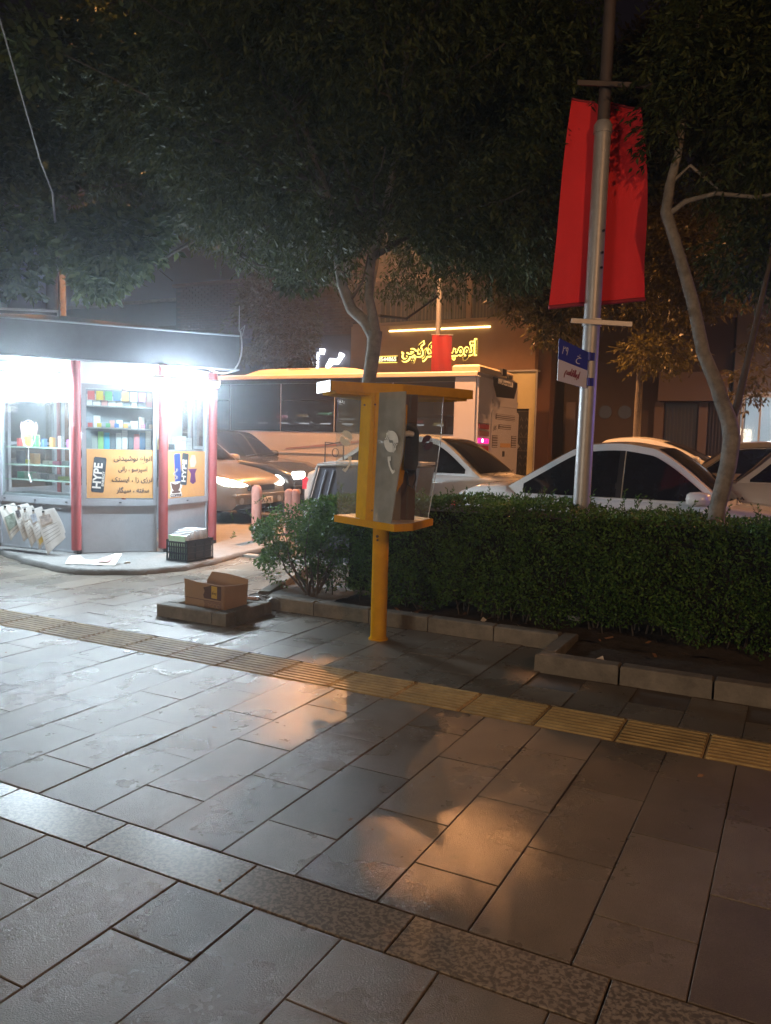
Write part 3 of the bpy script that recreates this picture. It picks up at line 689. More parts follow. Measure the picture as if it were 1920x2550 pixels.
def gift(label, x, z, w, h, c1, c2, top=None):
    p, d, nrm = on_face(7, x, z, -.25); t = thing('gift_box', label, 'box', p+KO+Vector((0, 0, .06)), math.atan2(d.y, d.x), 'goods on the kiosk counter shelves')
    s = MB(); s.box(-w/2, w/2, 0, .14, 0, h); obj('carton', s, gmat(c1), t)
    s = MB(); s.box(-w/2-.004, w/2+.004, -.004, .144, h*.62, h*.72); obj('ribbon', s, gmat(c2), t)
    if top:
        s = MB()
        for k in range(14):
            x_, y_ = random.uniform(-w/2, w/2), random.uniform(0, .14); s.tube([(x_, y_, h), (x_+random.uniform(-.02, .02), y_, h+top*.6), (x_*1.15, y_, h+top)], [.012, .02, .006], 5)
        obj('blossom', s, gmat((.72, .45, .47)), t)
gift('pale green flowered box with a pink topped bouquet on the glass counter shelf', .22, 1.25, .16, .14, (.52, .56, .30), (.35, .30, .18), .15)
gift('white bouquet box beside the red column on the glass counter shelf', 1.02, 1.25, .2, .07, (.68, .62, .52), (.6, .4, .3), .12)
for k, (x_, z_, w_, h_, c, nme) in enumerate([(.12, 1.045, .05, .16, (.04, .05, .07), 'dark bottle shaped'), (.27, 1.045, .06, .05, (.62, .6, .1), 'yellow'), (.35, 1.045, .07, .13, (.6, .33, .15), 'orange'),
        (.56, 1.045, .10, .045, (.6, .58, .5), 'cream'), (.72, 1.045, .10, .04, (.65, .2, .35), 'pink'), (.85, 1.045, .09, .05, (.35, .35, .38), 'grey'), (1.02, 1.045, .12, .09, (.7, .7, .7), 'white'),
        (.15, .87, .09, .08, (.12, .45, .30), 'green'), (.27, .87, .09, .08, (.4, .62, .5), 'mint'), (.40, .87, .10, .07, (.6, .58, .62), 'lilac white'), (.53, .87, .10, .07, (.3, .28, .34), 'slate'), (.66, .87, .10, .06, (.45, .4, .45), 'mauve'), (.85, .87, .2, .04, (.42, .5, .2), 'olive')]):
    stack(7, x_, .22, z_, w_, h_, .09, c, nme+' carton on the '+('middle' if z_ > 1 else 'lower')+' glass shelf of the kiosk counter', 1, 'cartons on the glass shelves', 'carton_pack')
s = MB(); c_, d, nrm = on_face(7, .52, 1.40, -.01)
pts = [c_ + d*(.105*math.cos(t)) + Vector((0, 0, .155*math.sin(t))) for t in np.linspace(-math.pi/2, 1.5*math.pi, 30)]; s.tube(pts, .004, 5, False)
s.tube([c_+Vector((0, 0, -.155)), c_+Vector((0, 0, -.48))], .003, 5); s.tube([c_+Vector((0, 0, -.47)), c_+d*.03+Vector((0, 0, -.56))], .009, 6)
o_ = obj('wire_hanger', s, WHT, None, loc=KO+Vector((0, 0, .06))); tag(o_, 'round wire loop hanging on a string inside the kiosk counter window', 'hanger')
# framed board on the kiosk roof, far left
t = thing('roof_sign_frame', 'pale square metal frame of a dark board on the kiosk roof', 'sign', (-5.0, 10.4, 2.6), R(8))
s = MB(); s.box(-.6, .72, 0, .05, .02, .36); obj('board', s, DKM, t)
s = MB(); s.box(.72, .75, -.012, .06, 0, .39); s.box(-.63, -.60, -.012, .06, 0, .39); s.box(-.60, .72, -.012, .06, .36, .39); obj('frame', s, GALV, t)

# ---- hanging newspapers on a cord along the counter wall
tint = [(.70, .70, .66), (.66, .66, .64), (.70, .69, .66), (.69, .69, .68), (.72, .72, .71)]
npd = [  # top-left x, z, top-right, bottom offsets in the wall plane (D at 9.1)
    (-4.40, .555, .15, 'newspaper hung leftmost on the cord with a large colour picture on its front'),
    (-4.21, .565, .135, 'newspaper with a dense dark headline hung second from the left'),
    (-4.10, .545, .125, 'newspaper with plain columns hung in the middle of the row'),
    (-3.985, .54, .13, 'newspaper with a small yellow picture hung second from the right'),
    (-3.87, .535, .17, 'large folded newspaper hung rightmost in the row beside the red column')]
for k, (x0, z0, w_, lab) in enumerate(npd):
    t = thing('newspaper', lab, 'newspaper', (x0, 9.1 - .35*(x0+4.4) - .02*k, z0), 0, 'newspapers hung along the kiosk wall')
    mb = MB(); rows = []
    H_ = [.37, .38, .41, .42, .46][k]; Wd = w_+[.0, .02, .0, .01, .02][k]
    for j in range(8):
        f = j/7; rows.append([Vector((f*.155 - (0 if i == 0 else 0) + Wd*i/5 + .02*math.sin(f*3)*i/5, -.06*f - .02*math.sin(i*1.2)*f, -H_*f + (.045 + .15*f)*i/5)) for i in range(6)])
    mb.grid(rows); mb.grid([[p+Vector((.004, .012, 0)) for p in r] for r in rows])
    mb.grid([[p+Vector((.008, .03, .01)) for p in r] for r in rows[:-1]]); obj('pages', mb, mat('newsprint_%d' % k, tint[k], .8, var=.07, vscale=25), t)
    def pp(f, i, o=-.004):
        return Vector((f*.155 + Wd*i/5 + .02*math.sin(f*3)*i/5, -.06*f - .02*math.sin(i*1.2)*f + o, -H_*f + (.045+.15*f)*i/5))
    mb = MB(); mb.grid([[pp(f, i) for i in np.linspace(.7, 4.0 if k == 0 else 3.6, 6)] for f in (np.linspace(.33, .78, 5) if k == 0 else np.linspace(.12, .34, 4))])
    obj('picture', mb, mat('news_picture_%d' % k, [(.20, .24, .20), (.10, .09, .10), (.45, .44, .42), (.35, .38, .44), (.42, .36, .33)][k], .7, var=.75, vscale=22), t)
    mb = MB()
    for r_ in range(5):
        f = .42+.09*r_ if k else .86+.02*r_
        if k or r_ < 2: mb.grid([[pp(f, i) for i in np.linspace(.6, 4.3, 4)], [pp(f+.012, i) for i in np.linspace(.6, 4.3, 4)]], False)
    obj('headline', mb, mat('grey_ink', (.22, .22, .23), .8), t)
    if k == 3: mb = MB(); mb.grid([[pp(f, i) for i in (.8, 2.2, 3.4)] for f in (.8, .88, .95)]); obj('small_picture', mb, gmat((.62, .45, .10)), t)
    mb = MB(); mb.box(Wd*.42, Wd*.42+.022, -.012, .0, .0, .022); obj('clip', mb, BLK, t)
s = MB(); s.tube([(-4.9, 9.3, .66), (-4.4, 9.12, .605), (-4.1, 9.0, .575), (-3.85, 8.92, .565), (-3.62, 8.90, .58)], .003, 5)
tag(obj('cord', s, BLK), 'thin dark cord that carries the row of newspapers', 'cord')
# newspaper lying on the plinth
mb = MB(); rows = []
for j in range(9):
    f = j/8; r = []
    for i in range(6):
        q = i/5; x = -3.30 + .52*f; y = 8.22+.22*q - .02*f; z = PL + .008 + (.03*math.sin(q*3))*(1-f) + (.14*max(0, (f-.45))*q*1.5 if f < .9 else .085*q*1.0) + (.045 if f < .15 else .0)*q
        r.append((x, y, z))
    rows.append(r)
mb.grid(rows); mb.grid([[(x+.004, y+.008, z+.006) for x, y, z in r] for r in rows])
t = thing('newspaper', 'crumpled newspaper lying open on the concrete plinth before the grey panel', 'newspaper', (0, 0, 0))
obj('pages', mb, PAPER, t)
mb = MB(); mb.grid([[(x+.0, y-.004, z+.012) for x, y, z in r[1:5]] for r in rows[5:8]]); obj('picture', mb, mat('news_picture_red', (.5, .3, .3), .7, var=.6, vscale=18), t)
s = MB(); s.box(-.03, .03, -.012, .012, 0, .014, .003); s.box(-.012, .028, -.010, .010, .015, .02, .002); tag(obj('cigarette_pack', s, PAPER, None, (-2.72, 8.42, PL), (0, 0, .3)), 'small flattened white packet lying on the concrete plinth', 'packet')

mb = MB()
for k in range(46):
    p = Vector((random.uniform(-4.2, 2.0), random.uniform(2.2, 7.4), .004)); a = random.uniform(0, 6); l = random.uniform(.012, .035)
    if p.x > .25*p.y + .6: continue
    q = Vector((math.cos(a), math.sin(a), .15))*l; w_ = Vector((-math.sin(a), math.cos(a), .1))*l*.4; mb.quad(p-w_*.6, p+q*.5-w_, p+q, p+q*.5+w_)
obj('fallen_leaves', mb, mat('dry_brown_leaf', (.22, .11, .05), .7, island=.5), kind='stuff')
# ---- black crate with papers
c0 = Vector((-2.37, 8.70, PL)); ex = Vector((.24, -.15, 0)).normalized(); ey = Vector((.20, .40, 0)).normalized()
ang = math.atan2(ey.y, ey.x)
crate = thing('crate', 'black slatted plastic crate filled with papers at the kiosk foot', 'crate', (-2.12, 8.56, PL), ang)
Lc, Wc, Hc = .44, .28, .235       # x along the long side, y towards the left
def crate_side(L_, nb):
    mb = MB(); mb.box(0, L_, 0, .012, 0, .025); mb.box(0, L_, 0, .012, Hc-.035, Hc); mb.box(0, L_, .002, .010, Hc*.36, Hc*.42); mb.box(0, L_, .002, .010, Hc*.64, Hc*.70)
    for k in range(nb+1): mb.box(max(0, L_*k/nb-.008), min(L_, L_*k/nb+.008), .001, .011, .025, Hc-.035)
    return mb
for loc, rz, L_, nb, nme in (((0, 0, 0), 0, Lc, 3, 'long'), ((0, Wc, 0), 0, Lc, 3, 'long'), ((.012, .0, 0), math.pi/2, Wc, 9, 'short'), ((Lc, 0, 0), math.pi/2, Wc, 9, 'short')):
    obj('crate_side', crate_side(L_, nb), BLK, crate, loc, (0, 0, rz))
mb = MB(); mb.box(.012, Lc-.012, .02, Wc-.004, .0, .012); obj('crate_bottom', mb, BLK, crate)
mb = MB(); mb.box(.02, Lc-.02, .013, .016, .02, Hc-.02); obj('inner_liner', mb, DKM, crate)
for k in range(15):
    c = random.choice([(.66, .68, .70), (.58, .6, .62), (.50, .52, .55)]); nme = 'magazine'
    if k == 0: c = (.45, .62, .42)
    h = (.27 + .055*min(1, k/9) + random.uniform(-.012, .012)); lean = -.10
    mb = MB(); mb.box(-.006, .006, .0, .225, 0, h)
    o_ = obj('magazine', mb, gmat(c), None, W(0, 0, 0), None)
    M_ = Matrix.Translation((-2.12, 8.56, PL)) @ Matrix.Rotation(ang, 4, 'Z') @ Matrix.Translation((.035+.026*k, .03, .014)) @ Matrix.Rotation(R(-8), 4, 'Y')
    o_.matrix_world = M_
    tag(o_, ('green edged magazine at the near end of the black crate' if k == 0 else 'white magazine standing in the black crate, %s behind the green edged one' % (ordn+['thirteenth', 'fourteenth', 'fifteenth'])[k-1]), 'magazine', 'magazines in the black crate')

# ---- cardboard box in the tree pit
bx = thing('cardboard_box', 'open brown cardboard carton with dark print sitting in the tree pit', 'box', W(-4.10, 4.93, .09), PHI + R(-4))
def flap(name, pts, m=CARD, th=.005, parent=bx):
    P = [Vector(p) for p in pts]; n = (P[1]-P[0]).cross(P[2]-P[1]).normalized()*th; k = len(P); mb = MB()
    mb.add(P+[p+n for p in P], [tuple(range(k)), tuple(reversed(range(k, 2*k)))] + [(i, k+i, k+(i+1) % k, (i+1) % k) for i in range(k)])
    return obj(name, mb, m, parent)
fw = flap('front_panel', [(-.19, -.04, -.03), (.215, -.04, -.03), (.215, -.045, .178), (-.06, -.055, .185), (-.15, -.05, .195), (-.19, -.05, .195)])
flap('side_panel', [(.215, -.04, -.03), (.235, .20, -.03), (.235, .20, .165), (.215, -.04, .178)])
flap('back_panel', [(-.19, .20, -.03), (.235, .20, -.03), (.24, .215, .20), (.12, .215, .215), (.0, .21, .225), (-.14, .21, .225), (-.19, .205, .15)])
flap('side_panel', [(-.19, .20, -.03), (-.19, -.04, -.03), (-.19, -.05, .13), (-.19, .20, .13)])
for nme, pts, mm in (('print_patch', [(.03, .065), (.205, .062), (.205, .172), (.10, .175), (.07, .162), (.02, .15), (.035, .12), (.02, .09)], CARDP),
                     ('print_patch', [(.02, -.02), (.205, -.022), (.205, .042), (.02, .05), (.035, .02)], mat('brown_print', (.22, .13, .08), .7, var=.3)),
                     ('yellow_label', [(.105, .075), (.165, .073), (.165, .168), (.105, .17)], mat('yellow_label', (.55, .36, .05), .6)),
                     ('crease', [(-.185, .052), (.21, .046), (.21, .050), (-.185, .056)], CARDP)):
    mb = MB(); mb.add([(x, -.0605 - (.0006 if 'yellow' in nme else 0) - .0008*('crease' in nme), z) for x, z in pts], [tuple(range(len(pts)))]); obj(nme, mb, mm, fw)
text('lettering', '3GCC', .05, CARD, fw, plane_mw((.13, -.0625, .012), (1, 0, 0), (0, 0, 1)), width=.12)
text('lettering', 'بیسکو', .035, CARDP, fw, plane_mw((.135, -.0625, .118), (1, 0, 0), (0, 0, 1)), width=.045, arabic=True)
mb = MB(); rows = [[(x, y, .012+.02*math.sin(x*40+y*25)+random.uniform(0, .012)) for x in np.linspace(0, .2, 7)] for y in np.linspace(0, .12, 5)]; mb.grid(rows, False)
tag(obj('plastic_bag', mb, mat('clear_bag', (.55, .57, .58), .25, alpha=.65), None, W(-3.95, 5.34, .075), (0, 0, PHI)), 'crumpled clear plastic bag between the tree pit and the hedge kerb', 'bag')
mb = MB(); mb.box(-.07, .07, -.02, .02, 0, .012, .003); mb.box(-.03, .05, -.016, .012, .013, .022, .002); tag(obj('litter_packet', mb, gmat((.62, .45, .42)), None, W(-3.93, 5.27, .10), (0, 0, PHI+.1)), 'flattened pinkish packet by the tree pit corner', 'litter')
for k, (u, v, sz, lab) in enumerate([(-1.05, 5.02, .035, 'torn white paper scrap on the soil by the kerb corner'), (-2.05, 5.66, .05, 'long white paper scrap among the hedge stems'), (-1.75, 5.64, .04, 'crumpled white scrap under the hedge near the dry leaf'), (-2.6, 5.6, .03, 'tiny white scrap on the soil right of the yellow pole')]):
    mb = MB(); mb.add([(0, 0, 0), (sz, .0, .01), (sz*.9, sz*.6, .03), (-.01, sz*.5, .012)], [(0, 1, 2, 3)]); tag(obj('paper_scrap', mb, PAPER, None, W(u, v, .07), (0, 0, k)), lab, 'litter')
mb = MB()
for k in range(34):
    u, v = (random.uniform(-1.2, 1.2), random.uniform(4.98, 5.6)) if k % 2 else (random.uniform(-3.2, -.6), random.uniform(5.58, 5.9)); p = W(u, v, .075); a = random.uniform(0, 6); l = random.uniform(.02, .05)
    q = Vector((math.cos(a), math.sin(a), .2))*l; w_ = Vector((-math.sin(a), math.cos(a), .3))*l*.5; mb.quad(p-w_, p+q, p+w_*1.1+q*.6, p-q*.6)
obj('fallen_leaves', mb, mat('dry_brown_leaf', (.22, .11, .05), .7, island=.5), kind='stuff')

# ================================================================== CARS (local x forward, y to the far side, z up; they drive towards +u)
def lerp(a, b, t): return a+(b-a)*t
def interp(tab, x):
    if x <= tab[0][0]: return tab[0][1:]
    for p, q in zip(tab, tab[1:]):
        if x <= q[0]:
            t = (x-p[0])/(q[0]-p[0]); return [lerp(a, b, t) for a, b in zip(p[1:], q[1:])]
    return tab[-1][1:]
def car(label, u_front, v, paint, L_=4.4, Wd=1.70, H_=1.44, belt=.92, hood=.88, deck=.98, ws=(1.18, 1.95), rr=(3.35, 3.95), hatch=False,
        pillars=(.5,), lights=True, plate=None, boxy=False, mirror=True, group='cars queuing in the street', lamp_on=False, yaw=0.0, trim=None, zoff=0.0, black_pillar=False):
    """x measured from the front bumper backwards: ws=(base, top) of the windscreen, rr=(top, base) of the rear window"""
    t = thing('car', label, 'car', W(u_front, v, road_z(v)+zoff), PHI+yaw, group)
    hw = Wd/2
    # body: table of distance from the front, half width, lowest z, shoulder z, top z
    fz = .20
    tab = [(0, hw*.80, .30, .50, .60), (.06, hw*.88, .22, .52, .68), (.25, hw*.95, fz, .60, .76), (.6, hw, fz, .66, hood-.05), (ws[0], hw, fz, .70, hood+.015),
           (ws[0]+.1, hw, fz, .74, belt), (rr[1]-.1, hw, fz, .76, belt+.02), (rr[1], hw, fz, .78, deck), (L_-.3, hw*.97, fz+.02, .78, deck-.02), (L_-.08, hw*.92, .28, .70, deck-.10), (L_, hw*.85, .36, .6, deck-.25)]
    if hatch: tab[-4:] = [(rr[1], hw*.98, fz, .78, belt), (L_-.12, hw*.96, fz+.02, .76, belt-.02), (L_-.04, hw*.92, .28, .70, belt-.08), (L_, hw*.86, .36, .6, .7)]
    xs = sorted(set([r[0] for r in tab] + [i*L_/26 for i in range(27)])); rows = []
    wheels = (.82, L_-.88)
    for x in xs:
        w_, zl, zs, zt = interp(tab, x)
        for wx in wheels:
            dd = abs(x-wx)
            if dd < .36: zl = max(zl, .30 + math.sqrt(max(0, .36**2-dd*dd)))
        zl = min(zl, zs-.05); r = []
        crown = .035 if not boxy else .015
        prof = [(w_*.93, zl), (w_*.985, zl+.03), (w_, lerp(zl, zs, .6)), (w_, zs), (w_*.985, lerp(zs, zt, .6)), (w_*.95, zt-.012), (w_*.88, zt+.004), (w_*.6, zt+crown*.7), (0, zt+crown)]
        r = [Vector((-x, -y, z)) for y, z in prof] + [Vector((-x, y, z)) for y, z in reversed(prof[:-1])]
        rows.append(r)
    mb = MB(); mb.grid(rows); mb.add(rows[0], [tuple(reversed(range(len(rows[0]))))]); mb.add(rows[-1], [tuple(range(len(rows[-1])))])
    body = obj('body', mb, paint, t)
    mb = MB(); mb.box(-L_+.3, -.3, -hw*.8, hw*.8, .18, .5); obj('underbody', mb, BLK, t)
    # greenhouse profile
    zr = H_; topf, topr = ws[1], rr[0]
    pr = [(ws[0], belt-.02), (lerp(ws[0], ws[1], .55), lerp(belt, zr-.05, .6)), (ws[1]-.05, zr-.075), (ws[1]+.12, zr-.03), (lerp(topf, topr, .45), zr), (topr-.15, zr-.02), (topr+.04, zr-.07), (lerp(rr[0], rr[1], .5), lerp(zr-.06, deck, .5)), (rr[1], deck-.02)]
    if boxy: pr[1] = (lerp(ws[0], ws[1], .5), lerp(belt, zr-.06, .52)); pr[-2] = (lerp(rr[0], rr[1], .5), lerp(zr-.06, deck, .48))
    d_ = []
    for i in range(len(pr)-1):
        p0, p1, p2, p3 = pr[max(i-1, 0)], pr[i], pr[i+1], pr[min(i+2, len(pr)-1)]
        for k in range(5):
            q = k/5; c = [.5*((2*p1[a]) + (-p0[a]+p2[a])*q + (2*p0[a]-5*p1[a]+4*p2[a]-p3[a])*q*q + (-p0[a]+3*p1[a]-3*p2[a]+p3[a])*q**3) for a in (0, 1)]
            d_.append(tuple(c))
    d_.append(pr[-1])
    wB, wT = hw*.93, hw*(.70 if not boxy else .76)
    def wz(z): f = max(0, min(1, (z-belt)/(zr-belt))); return lerp(wB, wT, f**1.25)
    def top(x, z, s_, off=0.0):
        bulge = .09*(1-s_*s_)
        fr_ = 1 if x < ws[1] else (0 if x < topr else -.7)
        return Vector((-(x - bulge*fr_) + off*fr_*.8, s_*wz(z), z + .03*(1-s_*s_)*(1 if fr_ == 0 else .6) + off*.7))
    SS = [-1, -.985, -.9, -.6, -.3, 0, .3, .6, .9, .985, 1]
    mb = MB(); mb.grid([[top(x, z, s_) for s_ in SS] for x, z in d_])
    for sg in (-1, 1):
        mb.grid([[Vector((-x, sg*wB, belt-.03)), Vector((-x, sg*wz(lerp(belt, z, .5)), lerp(belt, z, .5))), Vector((-x, sg*wz(z), z))][::sg] for x, z in d_])
    obj('roof', mb, paint, t)
    def zt_at(x):
        for p, q in zip(d_, d_[1:]):
            if p[0] <= x <= q[0]: return lerp(p[1], q[1], (x-p[0])/max(1e-6, q[0]-p[0]))
        return belt
    # windscreen and rear window
    for nme, sel in (('windscreen', [(x, z) for x, z in d_ if x <= ws[1]+.02 and z > belt+.0]), ('rear_window', [(x, z) for x, z in d_ if x >= topr+.02 and z > deck+.015])):
        if len(sel) < 2: continue
        mb = MB(); mb.grid([[top(x, z, s_, .010) for s_ in (-.90, -.8, -.5, 0, .5, .8, .90)] for x, z in sel]); g_ = obj(nme, mb, CARGL, t)
        if nme == 'windscreen':
            mb = MB(); zb = belt+.03
            for y0, y1 in ((-.45, .10), (.10, .60)): mb.tube([(-(ws[0]-.03)+.05, y0, zb), (-(ws[0]+.06)+.07, y1, zb+.035)], .008, 5)
            obj('wiper', mb, BLK, g_)
    # side windows between pillars
    for sg in (-1, 1):
        f0, f1 = ws[0]+.22, rr[1]-.20
        edges = [f0] + [lerp(topf, topr, p_) for p_ in pillars] + [f1]
        for i in range(len(edges)-1):
            a, b = edges[i]+(.0 if i == 0 else .035), edges[i+1]-(.0 if i == len(edges)-2 else .035)
            lo, hi = [], []
            for x in np.linspace(a, b, 16):
                zt = zt_at(x)-.075; zb = belt+.03
                if zt < zb+.01: continue
                lo.append((x, zb)); hi.append((x, zt))
            if len(lo) < 2: continue
            mb = MB(); mb.grid([[Vector((-x, sg*(wz(z)+.007), z)) for x, z in (l_, (l_[0], lerp(l_[1], h_[1], .5)), h_)][::sg] for l_, h_ in zip(lo, hi)])
            w_ = obj('side_window', mb, CARGL, t)
            if trim:
                mb = MB(); mb.tube([Vector((-x, sg*(wz(z)+.010), z)) for x, z in hi], .011, 5); mb.tube([Vector((-x, sg*(wz(z)+.010), z)) for x, z in lo], .010, 5)
                for e_ in (0, -1): mb.tube([Vector((-lo[e_][0], sg*(wz(lo[e_][1])+.010), lo[e_][1])), Vector((-hi[e_][0], sg*(wz(hi[e_][1])+.010), hi[e_][1]))], .012, 5)
                obj('window_trim', mb, trim, w_)
        if black_pillar:
            for p_ in pillars:
                x_ = lerp(topf, topr, p_); zz = np.linspace(belt+.03, zt_at(x_)-.075, 5)
                mb = MB(); mb.grid([[Vector((-(x_-.01+dx), sg*(wz(z)+.004), z)) for z in zz] for dx in (-.012, .058)]); obj('door_pillar', mb, BLK, t)
    for sg in (-1, 1):
        xs_ = [ws[0]+.12, lerp(topf, topr, pillars[0]), rr[1]-.35]
        for x_ in xs_:
            zt_ = interp(tab, x_)[2]; mb = MB(); mb.tube([(-x_, sg*(interp(tab, x_)[0]*1.001), .32), (-x_, sg*(interp(tab, x_)[0]*1.001), .70), (-x_, sg*(interp(tab, x_)[0]*.958+.004), zt_-.012)], .004, 4); obj('door_seam', mb, BLK, t)
        for x_ in (xs_[1]-.16, xs_[2]-.14):
            mb = MB(); mb.box(-x_-.09, -x_+.09, sg*hw*.99-.02, sg*hw*.99+.02, .755, .785, .006); obj('door_handle', mb, paint, t)
    for wx in wheels:
        for sg in (-1, 1):
            mb = MB(); mb.tube([(-wx, sg*(hw-.20), .30), (-wx, sg*(hw-.01), .30)], .30, 22); wh = obj('wheel', mb, RUBBER, t)
            mb = MB(); mb.tube([(-wx, sg*(hw-.03), .30), (-wx, sg*(hw+.002), .30)], .185, 16)
            obj('rim', mb, GALV, wh)
    if mirror:
        for sg in (-1, 1):
            mb = MB(); k0 = Vector((-(ws[0]+.28), sg*(hw+.11), belt+.065)); rows = []
            for i in range(9):
                a = -math.pi/2+math.pi*i/8; rr_ = math.cos(a)
                rows.append([k0 + Vector((.125*rr_**.5*math.copysign(abs(math.cos(b_))**.6, math.cos(b_)), sg*.10*math.sin(a), .078*rr_**.5*math.copysign(abs(math.sin(b_))**.7, math.sin(b_)))) for b_ in np.linspace(0, 2*math.pi, 13)])
            mb.grid(rows); mb.tube([k0+Vector((0, -sg*.07, -.04)), k0+Vector((-.02, -sg*.20, -.07))], .022, 6); o_ = obj('door_mirror', mb, paint, t)
            mb = MB(); mb.tube([k0+Vector((.045, sg*.09, -.028)), k0+Vector((.05, -sg*.07, -.028))], .006, 5); obj('mirror_seam', mb, BLK, o_)
    hl = glow('headlight_glow', (1, .93, .82), 14) if lamp_on else mat('lamp_glass', (.5, .5, .5), .15)
    for sg in (-1, 1):
        mb = MB()
        if boxy: mb.box(-.06, .03, sg*hw*.62-.15, sg*hw*.62+.15, .60, .73, .02)
        else:
            rows = []
            for i, (x, z0, z1) in enumerate([(-.34, .70, .71), (-.26, .66, .745), (-.15, .615, .73), (-.04, .59, .70), (.02, .585, .66), (.03, .60, .62)]):
                y = sg*hw*[1.0, .985, .95, .84, .66, .50][i]; rows.append([Vector((x, y, z0)), Vector((x+.03, y, (z0+z1)/2)), Vector((x-.01, y*.985, z1+.004))][::-sg])
            mb.grid(rows)
        obj('headlight', mb, hl, t)
        mb = MB(); mb.box(-L_-.005, -L_+.18, sg*hw*.80-.10, sg*hw*.80+.10, .62, .80, .02); obj('tail_light', mb, mat('tail_red', (.35, .02, .03), .25, emit=(1, .08, .12), estr=.6), t)
        mb = MB(); mb.tube([(-.05, sg*hw*.62, .36), (.015, sg*hw*.62, .36)], .055, 12); obj('fog_light', mb, mat('lamp_glass', (.5, .5, .5), .15), t)
    mb = MB(); mb.box(-.02, .035, -hw*.42, hw*.42, .52, .62, .01); obj('grille', mb, BLK, t)
    mb = MB(); mb.box(-.12, .055, -hw*.86, hw*.86, .44, .475, .008); obj('bumper_trim', mb, paint if not boxy else BLK, t)
    mb = MB(); mb.box(.058, .066, -.26, .26, .30, .41, .003); pl = obj('licence_plate', mb, WHT, t)
    if plate: text('lettering', plate, .10, INK, pl, plane_mw((.068, 0, .355), (0, 1, 0), (0, 0, 1)), width=.42, arabic=False, offset=.002)
    mb = MB(); mb.box(-L_-.012, -L_-.004, -.26, .26, .50, .61, .002); obj('licence_plate', mb, WHT, t)
    return t
WPAINT = mat('white_car_paint', (.66, .66, .65), .22, coat=.7, var=.03, vscale=2)
GOLDP = mat('grey_gold_car_paint', (.26, .235, .20), .28, metal=.45, coat=.6, var=.06, vscale=2)
DARKP = mat('dark_grey_car_paint', (.045, .05, .065), .25, metal=.2, coat=.7, var=.06, vscale=2)
BROWNP = mat('bronze_car_paint', (.46, .30, .15), .32, metal=.1, coat=.6)
CHR = mat('chrome', (.75, .74, .72), .18, metal=1.0)
car('white sedan with dark windows parked right behind the hedge, white mirror showing', .78, 9.66, WPAINT, L_=4.45, Wd=1.72, H_=1.47, belt=.855, hood=.82, deck=.96, ws=(1.40, 2.18), rr=(3.0, 3.78), pillars=(.40,), zoff=-.015, black_pillar=True)
car('white saloon glimpsed through the booth glass behind the hedge', -2.62, 11.1, WPAINT, L_=4.12, Wd=1.70, H_=1.47, belt=.93, hood=.90, ws=(1.25, 1.95), rr=(3.0, 3.7), pillars=(.45,), mirror=False)
car('white hatchback seen over the sedan roof, only its roof and side window showing', -.10, 14.0, WPAINT, L_=3.25, Wd=1.66, H_=1.45, belt=1.05, ws=(1.10, 1.90), rr=(2.75, 3.15), hatch=True, pillars=(.95,), zoff=0)
car('boxy bronze saloon with bright window trims behind the right tree', 2.35, 12.7, BROWNP, L_=4.35, Wd=1.66, H_=1.45, belt=.98, ws=(1.3, 1.85), rr=(3.15, 3.75), pillars=(.45,), boxy=True, trim=CHR)
car('white hatchback cut by the right picture edge, its tapering rear beside the tree', 2.85, 10.75, WPAINT, L_=3.65, Wd=1.62, H_=1.43, belt=1.0, ws=(1.0, 1.6), rr=(3.05, 3.55), hatch=True, pillars=(.5,))
car('grey gold hatchback with blazing headlights in front of the bus, partly behind the kiosk', -7.98, 10.95, GOLDP, L_=3.9, Wd=1.68, H_=1.46, belt=.95, hood=.90, ws=(1.05, 1.7), rr=(3.0, 3.6), hatch=True, plate='۴۸۸ ۷۹', lamp_on=True, pillars=(.5,))
car('old dark boxy sedan with one lit headlight beyond the gold hatchback', -8.2, 12.95, DARKP, L_=4.4, Wd=1.68, H_=1.47, belt=.95, hood=.92, ws=(1.35, 2.0), rr=(3.2, 3.8), plate='۱۴ ۷۲۱', boxy=True, lamp_on=True, pillars=(.45,))
for (u, v, z) in ((-7.90, 10.35, .72), (-7.90, 11.55, .72), (-8.1, 12.4, .76)):
    lamp('headlight_beam', 'SPOT', W(u, v, z), 28, (1, .9, .75), .05, aim=W(u+6, v-.4, .05), spot=70)

# ================================================================== BUS (rear to the right; side panel towards the camera)
BUSP = mat('bus_white_pink', (.44, .43, .48), .35, coat=.3, var=.05, vscale=1.5)
bus = thing('city_bus', 'long pale city bus with black window band driving away behind the cars', 'bus', W(-5.80, 15.2, road_z(15.2)), PHI)
BH = 2.72; BL = 12.0; BW = 2.5
def rbox(mb, x0, x1, y0, y1, z0, z1, r):   # rounded around the x axis top edges
    pr = [(y0, z0), (y0, z1-r), (y0+r*.3, z1-r*.3), (y0+r, z1), (y1-r, z1), (y1-r*.3, z1-r*.3), (y1, z1-r), (y1, z0)]
    rows = [[Vector((x, y, z)) for y, z in pr] for x in (x0, x1)]
    mb.grid(rows, False); mb.add(rows[0], [tuple(range(8))]); mb.add(rows[1], [tuple(reversed(range(8)))])
s = MB(); rbox(s, -BL, -.06, 0, BW, .32, BH, .12); s.box(-.06, 0.0, .03, BW-.03, .34, BH-.1, .02); obj('body', s, BUSP, bus)
BWIN = mat('bus_window_glass', (.010, .010, .014), .015)
x = -BL+.15; k = 0
while x < -.75:
    x1 = min(x+1.42, -.50); s = MB(); s.box(x+.012, x1-.012, -.008, .004, 1.44, 2.50, .003); wnd = obj('window', s, BWIN, bus)
    if k % 2: s = MB(); s.box(x+.05, x1-.05, -.012, -.006, 2.12, 2.14); obj('window_bar', s, BLK, wnd)
    x = x1; k += 1
